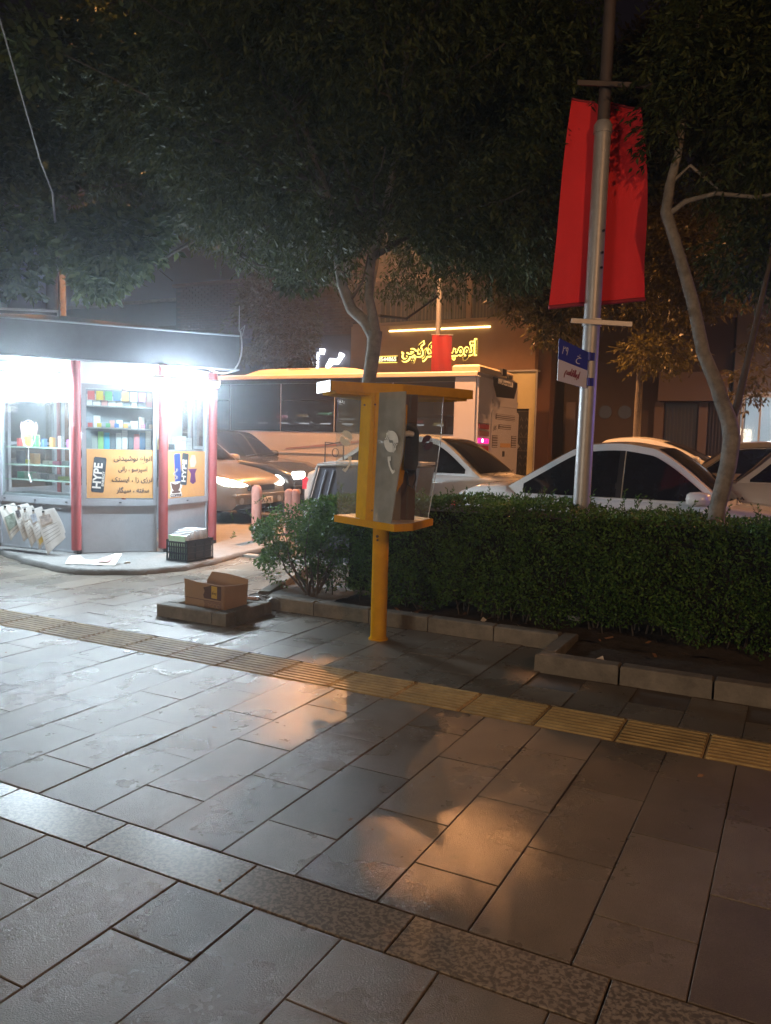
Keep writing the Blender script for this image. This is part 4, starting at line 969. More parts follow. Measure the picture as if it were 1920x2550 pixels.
s = MB(); s.box(-BL+.1, -.50, -.004, .003, 2.505, 2.60); obj('black_band', s, BLK, bus)
s = MB(); s.box(-BL, -.02, -.035, .02, 2.615, 2.70, .015); obj('roof_rail', s, mat('rail_cream', (.58, .48, .38), .4), bus)
s = MB(); s.box(-BL+.2, -.1, -.012, .0, .95, .975); s.box(-BL+.2, -.1, -.012, .0, .42, .45); obj('side_moulding', s, BUSP, bus)
s = MB(); s.add([(-4.6, -.006, 1.03), (-3.4, -.006, 1.13), (-2.2, -.006, 1.28), (-2.2, -.006, 1.33), (-3.4, -.006, 1.19), (-4.6, -.006, 1.06)], [(0, 1, 4, 5), (1, 2, 3, 4)]); obj('swoosh_stripe', s, mat('plum_stripe', (.28, .18, .21), .4), bus)
for x in (-2.7, -9.0):
    s = MB(); s.tube([(x, -.005, .45), (x, .28, .45)], .45, 24); wh = obj('wheel', s, RUBBER, bus); s = MB(); s.tube([(x, -.015, .45), (x, .0, .45)], .26, 18); obj('rim', s, GALV, wh)
pod = thing  # roof unit
s = MB(); rows = []
for x, h in ((-5.95, .0), (-5.75, .09), (-5.55, .15), (-5.2, .165), (-3.3, .165), (-3.0, .14), (-2.7, .06), (-2.55, 0)): rows.append([Vector((x, y, BH-.02+h*hh)) for y, hh in ((.12, 0), (.2, .8), (.3, 1), (1.9, 1), (2.1, .8), (2.2, 0))])
s.grid(rows); ac = obj('roof_unit', s, mat('pod_cream', (.50, .40, .28), .45), bus)
s = MB(); s.box(-4.72, -4.1, .195, .23, BH+.05, BH+.12); obj('roof_unit_grille', s, mat('vent_brown', (.16, .09, .06), .7), ac)
s = MB(); s.box(-.62, -.02, .1, 2.2, BH-.02, BH+.13, .04); obj('roof_box', s, mat('pod_cream', (.50, .40, .28), .45), bus)
s = MB(); s.box(-.1, .02, 1.35, 1.62, BH+.02, BH+.16); s.box(-.1, .02, 1.75, 2.0, BH-.02, BH+.05); obj('roof_bracket', s, DKM, bus)
# rear face: x = 0 plane, y from near side (0) to far side (2.5)
def rear_poly(name, pts, m, x=.006, parent=bus, th=.012):
    s = MB(); P = [Vector((x, y, z)) for y, z in pts]; k = len(P); s.add(P + [p-Vector((th, 0, 0)) for p in P], [tuple(range(k)), tuple(reversed(range(k, 2*k)))] + [(i, (i+1) % k, k+(i+1) % k, k+i)[::-1] for i in range(k)])
    return obj(name, s, m, parent)
rw = rear_poly('rear_window', [(.84, 2.66), (2.44, 2.66), (2.40, 2.55), (2.24, 2.29), (1.07, 2.26), (.86, 2.5)], BWIN)
wp = rear_poly('route_plate', [(1.12, 2.655), (2.1, 2.64), (2.1, 2.53), (1.12, 2.55)], WHT, .012, rw)
text('lettering', 'اتوبوسرانی', .10, INK, wp, plane_mw((.0135, 1.6, 2.595), (0, 1, 0), (0, 0, 1)), width=.8, arabic=True, offset=.003)
rear_poly('upper_moulding', [(.80, 2.20), (2.5, 2.22), (2.44, 2.08), (.86, 2.06)], BUSP, .02, th=.02)
ec = rear_poly('engine_cover', [(.86, 1.99), (2.46, 1.99), (2.53, 1.93), (2.50, .62), (2.4, .50), (.74, .50), (.70, .60), (.78, 1.92)], BUSP, .035, th=.035)
DV = mat('vent_dark', (.10, .075, .07), .7)
def vent(y0, y1, z0, z1, n):
    v_ = rear_poly('vent', [(y0, z1), (y1, z1), (y1, z0), (y0, z0)], DV, .039, ec, .006)
    for i in range(n): s = MB(); z = lerp(z0, z1, (i+.5)/n); s.box(.039, .052, y0+.02, y1-.02, z-.011, z+.009); obj('vent_slat', s, BUSP, ec)
vent(.97, 2.25, 1.79, 1.91, 3); vent(1.17, 2.0, 1.59, 1.69, 2); vent(.80, 1.14, 1.19, 1.45, 5); vent(2.04, 2.4, 1.20, 1.46, 5)
rear_poly('licence_plate', [(1.32, 1.29), (2.0, 1.29), (2.0, 1.20), (1.32, 1.20)], mat('amber_plate', (.45, .28, .12), .5), .041, ec, .006)
rear_poly('latch', [(1.48, 1.12), (1.62, 1.12), (1.62, 1.0), (1.48, 1.0)], BLK, .041, ec, .006)
for k, (z, c, e) in enumerate([(1.62, (.22, .03, .03), 0), (1.48, (.20, .09, .09), 0), (1.33, (.5, .01, .08), 1.6), (1.18, (.30, .03, .05), 0)]):
    m_ = mat('bus_lamp_%d' % k, c, .25, emit=(1, .02, .30), estr=e); tl = rear_poly('tail_light', [(.05, z+.05), (.62, z+.04), (.62, z-.06), (.05, z-.05)], m_, .03, th=.03)
    rear_poly('lamp_bezel', [(.03, z+.066), (.64, z+.057), (.64, z+.048), (.03, z+.057)], BLK, .035, tl)
    if e: s = MB(); s.tube([(.032, .24, z), (.038, .24, z)], .035, 10); obj('bulb', s, glow('bulb_pink', (1, .6, .75), 14), tl)
text('lettering', 'گاز', .12, DKM, ec, plane_mw((.041, .93, 1.60), (0, 1, 0), (0, 0, 1)), width=.2, arabic=True)

# ================================================================== LAMP POLE WITH BANNER, AND STREET SIGN
pu, pv = -1.50, 6.22
pole = thing('lamp_pole', 'tall grey steel lamp pole rising from the hedge, coloured darker above for weaker light', 'pole', W(pu, pv, 0))
pole.rotation_euler = (0, .010, 0)
s = MB(); s.tube([(0, 0, 0), (0, 0, 3.78)], [.066, .061], 20); obj('lower_shaft', s, GALV, pole)
s = MB(); s.tube([(0, 0, 3.74), (0, 0, 3.80), (0, 0, 3.83)], [.068, .068, .050], 20); obj('collar', s, GALV, pole)
s = MB(); s.tube([(0, 0, 3.8), (0, 0, 9.2)], [.046, .038], 16); s.tube([(0, 0, 9.1), (.1, .05, 9.5), (1.2, .6, 9.9)], .035, 10); obj('upper_shaft', s, mat('shaded_steel', (.085, .07, .068), .6, metal=.2, var=.2), pole)  # upper shaft coloured darker to stand for the weaker light above
s = MB()
for z in (2.86, 2.75, 3.02): s.tube([(-.02+.05, -.068, z), (.03+.004, -.075, z+.0)], .01, 8)
obj('bolt', s, BLK, pole)
s = MB(); s.tube([(0, 0, 2.325), (0, 0, 2.375)], .074, 20); s.box(.0, .05, -.082, -.066, 2.325, 2.375); cl = obj('clamp', s, GALV, pole)
arm_d = R(-4)
def arm(name, x0, x1, z, m):
    s = MB(); s.box(x0, x1, -.092, -.074, z-.018, z+.018, .003); return obj(name, s, m, pole, rot=(0, R(2), arm_d))
arm('lower_arm', -.25, .20, 2.345, GALV); arm('upper_arm', -.36, .60, 4.06, mat('shaded_steel', (.085, .07, .068), .6))  # upper arm gets the same darkened colour in place of shade
# banner hangs from the upper arm behind the pole
bn = thing('banner', 'long plain red cloth banner hanging behind the lamp pole', 'banner', W(pu, pv, 0), 0, None)
TL, TR, BLc, BRc = Vector((-.18, .11, 4.03)), Vector((.36, .15, 3.99)), Vector((-.285, .10, 2.47)), Vector((.42, .16, 2.56))
rows = []
for j in range(33):
    f = j/32; r = []
    for i in range(17):
        g_ = i/16; p = TL.lerp(TR, g_).lerp(BLc.lerp(BRc, g_), f)
        side = .085*math.sin(min(1, f*1.25)*math.pi*.75) if g_ > .5 else .02*math.sin(f*3)
        p = p + Vector((side*(g_-.35) + .012*math.sin(f*7)*(g_-.5), .014*math.sin(g_*9+f*2.5)+.007*math.sin(g_*21+f*5)*f, .0)); r.append(p)
    rows.append(r)
s = MB(); s.grid(rows); s.grid([[p+Vector((0, .004, 0)) for p in r] for r in rows]); obj('cloth', s, FABRIC, bn)
s = MB(); s.tube([p+Vector((0, .0, .005)) for p in rows[-1]], .016, 8); obj('bottom_hem', s, mat('dark_red_hem', (.28, .02, .03), .8), bn)
s = MB(); s.tube([p+Vector((0, .0, .0)) for p in rows[0]], .010, 6); obj('top_hem', s, mat('dark_red_hem', (.28, .02, .03), .8), bn)
# street sign
sg = thing('street_sign', 'blue over white street name plate clamped to the lamp pole', 'street sign', W(pu, pv, 0))
SO = Vector((-.255, -.075-.10, 0)); SE = Vector((-.015, -.085, 0))
sx = (SE-SO).normalized(); sn = Vector((sx.y, -sx.x, 0)); SL = (SE-SO).length
def sign_obj(name, x0, x1, z0a, z0b, z1a, z1b, m, off=0.0, th=.006, parent=sg):
    P = [SO+sx*x0+Vector((0, 0, z0a)), SO+sx*x1+Vector((0, 0, z0b)), SO+sx*x1+Vector((0, 0, z1b)), SO+sx*x0+Vector((0, 0, z1a))]
    P = [p+sn*off for p in P]; s = MB(); s.add(P+[p-sn*th for p in P], [(0, 1, 2, 3), (7, 6, 5, 4)] + [(i, 4+i, 4+(i+1) % 4, (i+1) % 4) for i in range(4)]); return obj(name, s, m, parent)
BLUE = mat('sign_blue', (.03, .04, .30), .4); SWH = mat('sign_white', (.58, .56, .66), .4)
pa = sign_obj('upper_plate', 0, SL, 2.055, 1.985, 2.205, 2.12, BLUE); pb = sign_obj('lower_plate', 0, SL, 1.895, 1.85, 2.053, 1.983, SWH)
slope = Vector((sx.x, sx.y, -.26)).normalized()
text('lettering', '۲۹', .085, SWH, pa, plane_mw(SO+sx*.055+Vector((0, 0, 2.115))+sn*.0015, slope, (0, 0, 1)), width=.05)
text('lettering', 'خ', .07, SWH, pa, plane_mw(SO+sx*.18+Vector((0, 0, 2.075))+sn*.0015, slope, (0, 0, 1)), arabic=True)
text('lettering', 'ابوالقاسم', .07, mat('dark_red_print', (.20, .01, .04), .6), pb, plane_mw(SO+sx*.125+Vector((0, 0, 1.955))+sn*.0015, slope, (0, 0, 1)), width=.13, arabic=True, offset=.003)
s = MB()
for z in (1.90, 2.09): s.tube([(0, 0, z-.03), (0, 0, z+.03)], .0735, 20); s.tube([(-.005, -.08, z-.03), (-.005, -.08, z+.03)], .014, 8)
obj('bracket', s, mat('bracket_blue', (.05, .06, .30), .4, metal=.3), sg)

# ================================================================== FAR LIGHT POLES AND SMALL BANNER
def street_lamp(label, head, foot_dir, arm_len=1.6, m=None, lit=True):
    f = Vector((head.x, head.y, 0)) + foot_dir*arm_len; f.z = road_z(min(19, f.dot(A2)))
    t = thing('street_lamp', label, 'street lamp', f, 0, 'sodium street lamps'); h = head - f
    s = MB(); s.tube([(0, 0, 0), (0, 0, h.z*.93), Vector((0, 0, h.z+.15)).lerp(Vector((h.x, h.y, h.z+.12)), .3), (h.x*.8, h.y*.8, h.z+.16)], [.08, .06, .05, .04], 10); obj('pole', s, GALV if head is SL1 else DKM, t)
    d = Vector((h.x, h.y, 0)).normalized(); n_ = Vector((-d.y, d.x, 0))
    s = MB(); rows = []
    for i in range(7):
        q = i/6; w_ = .13*math.sin(math.pi*(.12+.8*q)); c = Vector((h.x, h.y, h.z+.10)) + d*(q-.5)*.7
        rows.append([c + n_*w_*math.cos(a) + Vector((0, 0, .09*math.sin(a))) for a in np.linspace(0, math.pi, 9)])
    s.grid(rows); obj('lamp_housing', s, mat('pod_cream', (.5, .4, .28), .45), t)
    s = MB(); rows = []
    for i in range(6):
        q = i/5; w_ = .11*math.sin(math.pi*(.12+.8*q)); c = Vector((h.x, h.y, h.z+.10)) + d*(q-.5)*.55
        rows.append([c + n_*w_*math.cos(a) - Vector((0, 0, .07*math.sin(a))) for a in np.linspace(0, math.pi, 9)])
    s.grid(rows); obj('lamp_lens', s, glow('sodium_glow', (1, .45, .12), 60 if lit else 0), t)
    return t
street_lamp('tall far lamp glowing orange through the middle tree, small red banner on its pole', SL1, Vector((.51, 1.33, 0)), 1.0)
street_lamp('street lamp over the cars, hidden in the crown of the middle tree', SLA, Vector((-.08, 1.6, 0)), 1.0)
for k in (1, 2): street_lamp(['', 'orange street lamp outside the picture to the right', 'street lamp hidden by the crown of the thick-trunked tree behind the kiosk'][k], LAMPS[k][0], A2*1.0 if k == 1 else Vector((-.26, .9, 0)), 1.8)
fp = Vector((1.17, 19.93, 0))
t = thing('banner', 'small dark red banner on the far lamp pole covering part of the shop sign', 'banner', fp)
s = MB(); s.grid([[Vector((x, -.10+.02*math.sin(x*25+z*3), z + (.01 if x > .1 else 0))) for x in np.linspace(-.15, .34, 10)] for z in np.linspace(4.05, 2.8, 12)]); obj('cloth', s, mat('dark_red_cloth', (.34, .015, .02), .8), t)
s = MB(); s.tube([(-.17, -.1, 4.06), (.36, -.1, 4.06)], .012, 6); obj('rod', s, GALV, t)

# ================================================================== BOLLARDS, CONTAINER
PINK = mat('faded_red_bollard', (.50, .24, .19), .75, var=.2)
for k, (loc, h, lab) in enumerate([(Vector((-1.90, 12.2, 0)), .99, 'tall faded pink bollard standing left of the hedge end'), (Vector((-1.33, 12.1, 0)), .66, 'left one of two short orange bollards peeping over the hedge'), (Vector((-1.20, 12.3, 0)), .655, 'right one of two short orange bollards beside the dark container')]):
    v_ = loc.dot(A2); z = road_z(v_)
    if k == 0: loc = Vector((-1.71, 10.6, 0)); z = -.05; h = .85
    else: loc = Vector(([0, -1.40, -1.31][k], 11.6, 0)); z = 0; h = .70
    t = thing('bollard', lab, 'bollard', loc + Vector((0, 0, z)), 0, 'pink bollards on the street edge')
    s = MB(); s.tube([(0, 0, 0), (0, 0, h*.9), (0, 0, h*.97), (0, 0, h)], [.06, .068, .06, .03], 14); obj('post', s, PINK, t)
    s = MB(); s.tube([(0, 0, h*.30), (0, 0, h*.36)], .068, 14); s.tube([(0, 0, h*.2), (0, 0, h*.24)], .067, 14); obj('stripe', s, WHT, t)
bin_ = thing('waste_container', 'dark steel waste container with sloping ribbed end beside the booth', 'waste container', (-.98, 9.9, -.03), R(-14))
s = MB(); s.prism_y([(-.10, .12), (1.25, .12), (1.42, 1.14), (.17, 1.14)], 0, .95); obj('tub', s, mat('container_blue_black', (.035, .038, .055), .45, var=.2), bin_)
for k, (xo) in enumerate((.12, .22)):
    s = MB(); s.tube([(-.10+xo, -.012, .16), (.13+xo, -.012, 1.08)], .014, 6); obj('rib', s, mat('rib_grey', (.16, .17, .20), .4), bin_)
s = MB(); s.tube([(-.12, -.02, .14), (.145, -.02, 1.13)], .02, 6); s.tube([(.145, -.02, 1.14), (1.42, -.02, 1.20)], .022, 6); obj('rim', s, mat('rim_steel', (.35, .33, .32), .35, metal=.6), bin_)
s = MB(); s.prism_y([(.16, 1.145), (1.43, 1.165), (1.43, 1.20), (.3, 1.19), (.16, 1.16)], 0, .93); obj('lid', s, GALV, bin_)
s = MB(); s.tube([(.03, .6, 1.14), (.03, .6, 1.42), (.28, .6, 1.40), (.28, .6, 1.15)], .010, 6); s.tube([(.03, .6, 1.385), (.25, .6, 1.43)], .008, 5)
s.tube([Vector((.17+.042*math.cos(a), .6, 1.29+.055*math.sin(a))) for a in np.linspace(0, 2*math.pi, 18)], .007, 5, False); obj('wire_handle', s, DKM, bin_)

# ================================================================== BUILDINGS ACROSS THE STREET
BV = 21.0; BZ = road_z(19)+.10
PLAS = mat('tan_render', (.34, .20, .11), .85, var=.12, vscale=2, bump=.3, bscale=40)
BRK = mat('brown_brick', (.075, .036, .03), .85, var=.25, vscale=3, objvar=.25, bump=.3); MORT = mat('mortar', (.045, .036, .034), .9)
BRKL = mat('red_brown_wall', (.11, .05, .03), .85, var=.15, vscale=2)
shop = thing('shop_building', 'tan rendered shop building with glowing yellow lettering and dark upper windows', 'building', W(0, BV, BZ), PHI)
def bl(z): return z-BZ
s = MB(); s.box(-11.95, -6.0, 0, 7, 0, bl(9.0)); obj('wall', s, BRKL, shop)
s = MB(); s.box(-11.92, -6.35, -.30, -.003, bl(3.2), bl(4.76), .01); fas = obj('fascia', s, PLAS, shop)
s = MB(); s.box(-11.5, -6.6, -.005, .0, 0, bl(3.2)); obj('shop_opening', s, mat('dark_shop_glass', (.02, .018, .016), .1), shop)
s = MB(); s.box(-10.66, -7.62, -.335, -.30, bl(4.565), bl(4.60)); obj('led_strip', s, glow('warm_led', (1, .78, .30), 9), shop)
YG = glow('yellow_sign_glow', (1, .72, .12), 4.2)
for off, dz, mm, nme, ex_ in ((.036, -.304, YG, 'sign_glow', .004), (.002, -.325, mat('sign_letter_face', (.07, .055, .04), .5), 'lettering', .012)):
    text(nme, 'اتومبیل کرکچی', .55, mm, fas, plane_mw((-9.13, dz, bl(4.02)), (1, 0, 0), (0, 0, 1)), width=2.3, arabic=True, offset=off, extrude=ex_)
s = MB(); s.box(-11.12, -10.37, -.325, -.30, bl(3.70), bl(3.87)); nb = obj('number_board', s, mat('number_board', (.10, .075, .03), .5), shop)
text('lettering', '38544865', .17, glow('number_glow', (1, .85, .50), 2.6), nb, plane_mw((-10.74, -.327, bl(3.785)), (1, 0, 0), (0, 0, 1)), width=.66, offset=.003)
s = MB(); s.box(-11.12, -10.37, -.330, -.326, bl(3.69), bl(3.70)); s.box(-11.12, -10.37, -.330, -.326, bl(3.87), bl(3.88)); obj('number_rim', s, YG, nb)
WIN = mat('curtained_dark_glass', (.045, .035, .032), .25, var=.3, vscale=8); FRM = mat('bronze_frame', (.055, .032, .022), .5)
for i, (x0, x1) in enumerate(((-11.1, -10.3), (-10.3, -9.9), (-9.9, -9.35), (-9.35, -8.9), (-8.9, -8.45), (-8.25, -7.75), (-7.75, -7.2), (-7.2, -6.6))):
    for z0, z1 in ((4.80, 5.68), (6.5, 7.6)):
        s = MB(); s.box(x0+.03, x1-.03, -.03, -.004, bl(z0)+.03, bl(z1)-.03); w_ = obj('window', s, WIN, shop)
        s = MB(); s.box(x0, x0+.035, -.07, -.004, bl(z0), bl(z1)); s.box(x1-.035, x1, -.07, -.004, bl(z0), bl(z1)); s.box(x0, x1, -.068, -.004, bl(z1)-.04, bl(z1)); s.box(x0, x1, -.068, -.004, bl(z0), bl(z0)+.05); s.box(x0, x1, -.066, -.004, bl(z0)+(z1-z0)*.78, bl(z0)+(z1-z0)*.82); obj('window_frame', s, FRM, w_)
        s = MB()
        for q in range(4): x_ = lerp(x0+.06, x1-.06, (q+.5)/4); s.box(x_-.012, x_+.03, -.036, -.031, bl(z0)+.06, bl(z1)-.25)
        obj('curtain_fold', s, mat('curtain', (.12, .075, .055), .9), w_)
for z in (6.05, 4.77): s = MB(); s.box(-11.95, -6.3, -.16, -.003, bl(z), bl(z)+.09, .01); obj('string_course', s, PLAS, shop)
s = MB(); s.box(-8.42, -8.28, -.10, -.003, bl(4.87), bl(6.04)); s.box(-6.6, -6.2, -.10, -.003, bl(4.87), bl(6.04)); obj('pier', s, PLAS, shop)
# cream entrance with ornamental iron door
ent = thing('entrance_porch', 'cream tiled entrance panel with a black ornamental iron door behind the bus', 'doorway', W(-6.34, BV-1.2, BZ), PHI)
CRM = mat('cream_tile', (.62, .56, .34), .3, var=.05)
s = MB(); s.box(-.55, .30, 0, .15, bl(2.36), bl(3.28)); s.box(.16, .30, 0, .15, 0, bl(2.36)); obj('surround', s, CRM, ent)
s = MB(); s.box(-.56, .36, -.05, .18, bl(3.285), bl(3.33)); s.tube([(.34, -.03, 0), (.34, -.03, bl(3.28))], .022, 8); obj('trim', s, GALV, ent)
s = MB(); s.box(-.52, .155, .05, .08, .02, bl(2.355)); dr = obj('door', s, mat('iron_door', (.02, .02, .018), .35), ent)
s = MB()
for i in range(5):
    for j in range(9):
        x_, z_ = -.46+i*.14, .2+j*.19; s.tube([(x_-.04, .04, z_-.06), (x_, .04, z_+.03), (x_+.04, .04, z_-.06)], .006, 4)
for z_ in (.15, .9, 1.25, 1.9): s.box(-.50, .15, .035, .05, z_, z_+.015)
obj('scrollwork', s, mat('worn_iron', (.20, .19, .15), .4, metal=.5), dr)
s = MB(); s.add([(-.25, .03, 1.02), (-.15, .03, 1.14), (-.05, .03, 1.02), (-.15, .03, .9)], [(0, 1, 2, 3)]); obj('diamond', s, GALV, dr)
text('neon_text', 'کافه', .15, glow('pink_neon', (1, .12, .22), .9), ent, plane_mw((-.30, -.006, bl(2.93)), (1, 0, 0), (0, 0, 1)), width=.30, arabic=True, offset=.004) if False else None
# brick building left of it
bb = thing('brick_building', 'dark brown brick building left of the glowing shop sign', 'building', W(0, BV+.1, BZ), PHI)
s = MB(); s.box(-19, -11.98, .06, 7, 0, bl(6.4)); obj('wall', s, MORT, bb)
bm_ = MB(); bm_.box(-.12, .12, 0, .05, 0, .062); bmesh_ = bm_.mesh('brick'); nb_ = 0; far_b = MB()
for r_ in range(21):
    z = bl(6.33) - .085*r_ ; x = -12.10 - (.13 if r_ % 2 else 0)
    k = 0
    while x > -18.9:
        if nb_ < 260 and k < 13: obj('brick', bmesh_, BRK, bb, (x, .012, z)); nb_ += 1
        else: far_b.box(x-.12, x+.12, .012, .062, z, z+.062)
        x -= .262; k += 1
obj('bricks', far_b, BRK, bb, kind='stuff')
s = MB(); s.box(-19.05, -11.97, -.08, .3, bl(6.41), bl(6.5)); obj('coping', s, BRKL, bb)
s = MB(); s.box(-13.3, -12.0, -.15, .055, bl(3.6), bl(4.55)); obj('shop_fascia', s, mat('dark_fascia', (.03, .028, .04), .4), bb)
NEON = glow('white_neon', (.86, .9, 1.0), 9)
s = MB(); s.tube([(-13.2, -.2, bl(3.6)), (-13.17, -.2, bl(4.08))], .035, 8)
s.tube([(-13.03, -.2, bl(4.17)), (-13.02, -.2, bl(4.02))], [.09, .06], 12)
s.tube([(-12.85, -.2, bl(3.62)), (-12.7, -.2, bl(3.80)), (-12.45, -.2, bl(3.78))], [.06, .10, .07], 12); s.tube([(-12.48, -.2, bl(3.72)), (-12.33, -.2, bl(4.02))], [.035, .09], 12)
obj('neon_emblem', s, NEON, bb)
lamp('neon_spill', 'POINT', W(-12.8, BV-.9, 3.9), 14, (.8, .85, 1), .15)
gb = thing('grey_building', 'long grey rendered wall above the kiosk roof at the far left', 'building', W(0, BV+1.5, BZ), PHI)
s = MB(); s.box(-44, -19.2, 0, 8, 0, bl(6.25)); obj('wall', s, mat('grey_render', (.07, .075, .085), .9, var=.15, vscale=1.5), gb)
s = MB(); s.box(-44, -19.1, -.1, .2, bl(6.26), bl(6.36)); obj('coping', s, KERB, gb)
for x in range(-42, -19, 3):
    s = MB(); s.box(x, x+1.2, -.03, -.005, bl(4.2), bl(5.4)); w_ = obj('window', s, WIN, gb); s = MB(); s.box(x-.06, x+1.26, -.06, -.005, bl(4.1), bl(4.19)); obj('sill', s, KERB, w_)
# dark shuttered house on the right
rb = thing('shuttered_building', 'unlit building with a barred shutter behind the right-hand cars', 'building', W(0, BV+.3, BZ), PHI)
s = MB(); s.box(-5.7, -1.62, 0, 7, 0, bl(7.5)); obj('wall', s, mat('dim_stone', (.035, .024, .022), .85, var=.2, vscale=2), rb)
s = MB(); s.box(-3.25, -1.65, -.35, -.004, bl(2.62), bl(3.32), .01); obj('canopy', s, mat('pale_canopy', (.085, .06, .058), .7), rb)
s = MB(); s.box(-3.1, -2.35, -.02, -.004, .02, bl(2.55)); gt = obj('gate', s, BLK, rb)
for i in range(9): s = MB(); x_ = -3.06+i*.085; s.box(x_, x_+.022, -.05, -.02, .05, bl(2.5)); obj('bar', s, mat('gate_bar', (.07, .055, .05), .5, metal=.4), gt)
for x0, x1 in ((-2.3, -2.1), (-5.6, -5.35), (-3.35, -3.13)): s = MB(); s.box(x0, x1, -.12, -.004, 0, bl(2.6)); obj('pilaster', s, mat('pale_canopy', (.085, .06, .058), .7), rb)
for i in range(6): s = MB(); x_ = -2.05+i*.075; s.box(x_, x_+.02, -.05, -.02, .05, bl(2.5)); obj('bar', s, mat('gate_bar', (.07, .055, .05), .5), rb)
for k, x in enumerate((-5.1, -4.6, -4.1)):
    s = MB(); s.tube([(x, -.02, bl(2.35)), (x, -.005, bl(2.35))], .17, 20); obj('wall_disc', s, mat('faint_blue', (.03, .05, .10), .6), rb)
# bright shop at the far right
bs = thing('lit_shop', 'brightly lit shop window at the far right edge beyond the tree', 'building', W(0, BV+.1, BZ), PHI)
s = MB(); s.box(-1.55, 6, 1.6, 6, 0, bl(6.5)); s.box(-1.55, -1.35, 0, 1.6, 0, bl(2.9)); s.box(-1.55, 6, .0, 1.6, bl(2.82), bl(6.5)); obj('wall', s, mat('shop_dark_wall', (.10, .09, .10), .8), bs)
s = MB(); s.box(-1.33, 4, 1.5, 1.58, 0, bl(2.80)); obj('lit_back_wall', s, glow('shop_inside', (.72, .85, 1.0), .55), bs)
s = MB(); s.box(-1.34, 4, .01, .02, 0, bl(2.80)); obj('window_pane', s, KGLASS, bs)
s = MB()
for x in (-1.32, -.95, -.6, 0, .6): s.box(x, x+.045, -.03, .008, 0, bl(2.8))
s.box(-1.32, 4, -.028, .007, bl(2.70), bl(2.8)); obj('window_frame', s, GALV, bs)
for k, (x, h, c) in enumerate([(-1.1, 1.1, (.5, .45, .3)), (-.8, .9, (.12, .12, .13)), (-.5, 1.25, (.6, .62, .65)), (-.2, .7, (.1, .25, .1))]): s = MB(); s.box(x, x+.22, .5, .8, .1, h, .01); obj('display_stand', s, gmat(c), bs)
lamp('shop_light', 'POINT', W(-.6, BV+.8, 2.4), 40, (.8, .9, 1), .2)
# shops behind the photographer: unseen fronts added to throw fill light across the pavement
def fill_front(label, u0, u1, v, z1, colr, e, signc, signe, power, lc):
    t = thing('fill_shop', label, 'shop', W(0, v, 0), PHI)
    s = MB(); s.box(u0-.3, u1+.3, -4, -.5, 0, 6.5); s.box(u0-.3, u0, -.5, 0, 0, 3.3); s.box(u1, u1+.3, -.5, 0, 0, 3.3); s.box(u0-.3, u1+.3, -.5, 0, z1+.02, 3.3); obj('wall', s, mat('shop_stone', (.3, .28, .26), .7, var=.1), t)
    s = MB(); s.box(u0+.01, u1-.01, -.49, -.45, .4, z1); obj('lit_interior', s, glow('interior_'+label[:8].replace(' ', '_'), colr, e), t)
    s = MB(); n_ = 4
    for i in range(n_+1): x_ = lerp(u0, u1-.06, i/n_); s.box(x_, x_+.06, -.06, .02, 0, z1)
    s.box(u0, u1, -.05, .015, .34, .42); obj('window_frame', s, DKM, t)
    s = MB(); s.box(u0, u1, .005, .12, 2.75, 3.25, .01); obj('sign_box', s, glow('sign_'+label[:8].replace(' ', '_'), signc, signe), t)
    lamp('shopfront_fill', 'AREA', W((u0+u1)/2, v+.3, 1.9), power, lc, 1.6, aim=W((u0+u1)/2+1.2, v+12, 2.2)); return t
fill_front('warm lit shop front outside the picture behind the photographer', -5.6, -1.0, -6.6, 2.5, (1, .86, .66), .9, (1, .9, .8), .8, 250, (1, .80, .58))
t = thing('street_lamp', 'short warm pavement lamp added unseen behind the photographer for fill light', 'street lamp', W(4.5, -1.6, 0), 0, 'added fill lamps')
s = MB(); s.tube([(0, 0, 0), (0, 0, 4.2)], [.06, .045], 10); obj('pole', s, DKM, t); s = MB(); s.tube([(0, 0, 4.2), (0, 0, 4.26), (0, 0, 4.5)], [.05, .16, .10], 14); obj('fill_globe', s, glow('warm_globe', (1, .6, .3), 3), t)
lamp('pavement_fill', 'POINT', W(4.5, -1.6, 4.75), 760, (1, .50, .22), .14)  # added fill light that warms the paving from behind
rw_ = thing('added_shop_row', 'row of small lit shops added unseen behind the photographer to reflect in the bus', 'building', W(0, -5.0, 0), PHI)
s = MB(); s.box(-44, -8, -5, 0, 0, 7); obj('wall', s, mat('row_wall', (.12, .11, .11), .8, var=.2), rw_)
CC = [(1, .95, .85), (.8, .9, 1), (1, .2, .25), (1, .75, .3), (.4, 1, .6), (.85, .92, 1)]
for k in range(26):  # glowing signs, windows and tubes added as reflections for the bus windows
    x0 = -43 + 1.3*k; c = CC[k % 6]; h = random.uniform(.10, .30)
    s = MB(); z_ = random.uniform(2.0, 3.4); s.box(x0, x0+random.uniform(.3, .9), .01, .06, z_, z_+h*.6); obj('added_sign', s, glow('row_sign_%d' % (k % 6), c, 4.5), rw_)
    s = MB(); s.box(x0+.1, x0+1.5, .01, .03, .7, 2.1); obj('added_window', s, glow('row_window_%d' % (k % 3), [(1, .85, .6), (.8, .9, 1), (.5, .45, .4)][k % 3], [.25, .3, .12][k % 3]), rw_)
    s = MB(); s.tube([(x0+.3, .3, 2.3), (x0+.9, .3, 2.3)], .03, 8); obj('added_tube', s, glow('row_tube', (.9, .95, 1), 14), rw_)
t = thing('added_lightbox', 'violet glowing lightbox added unseen on the right to tint the pole', 'lightbox', (4.6, 6.5, 0), R(70))
s = MB(); s.box(-.5, .5, -.06, .06, .7, 2.5, .02); s.box(-.45, -.37, -.05, .05, 0, .7); s.box(.37, .45, -.05, .05, 0, .7); obj('casing', s, DKM, t)
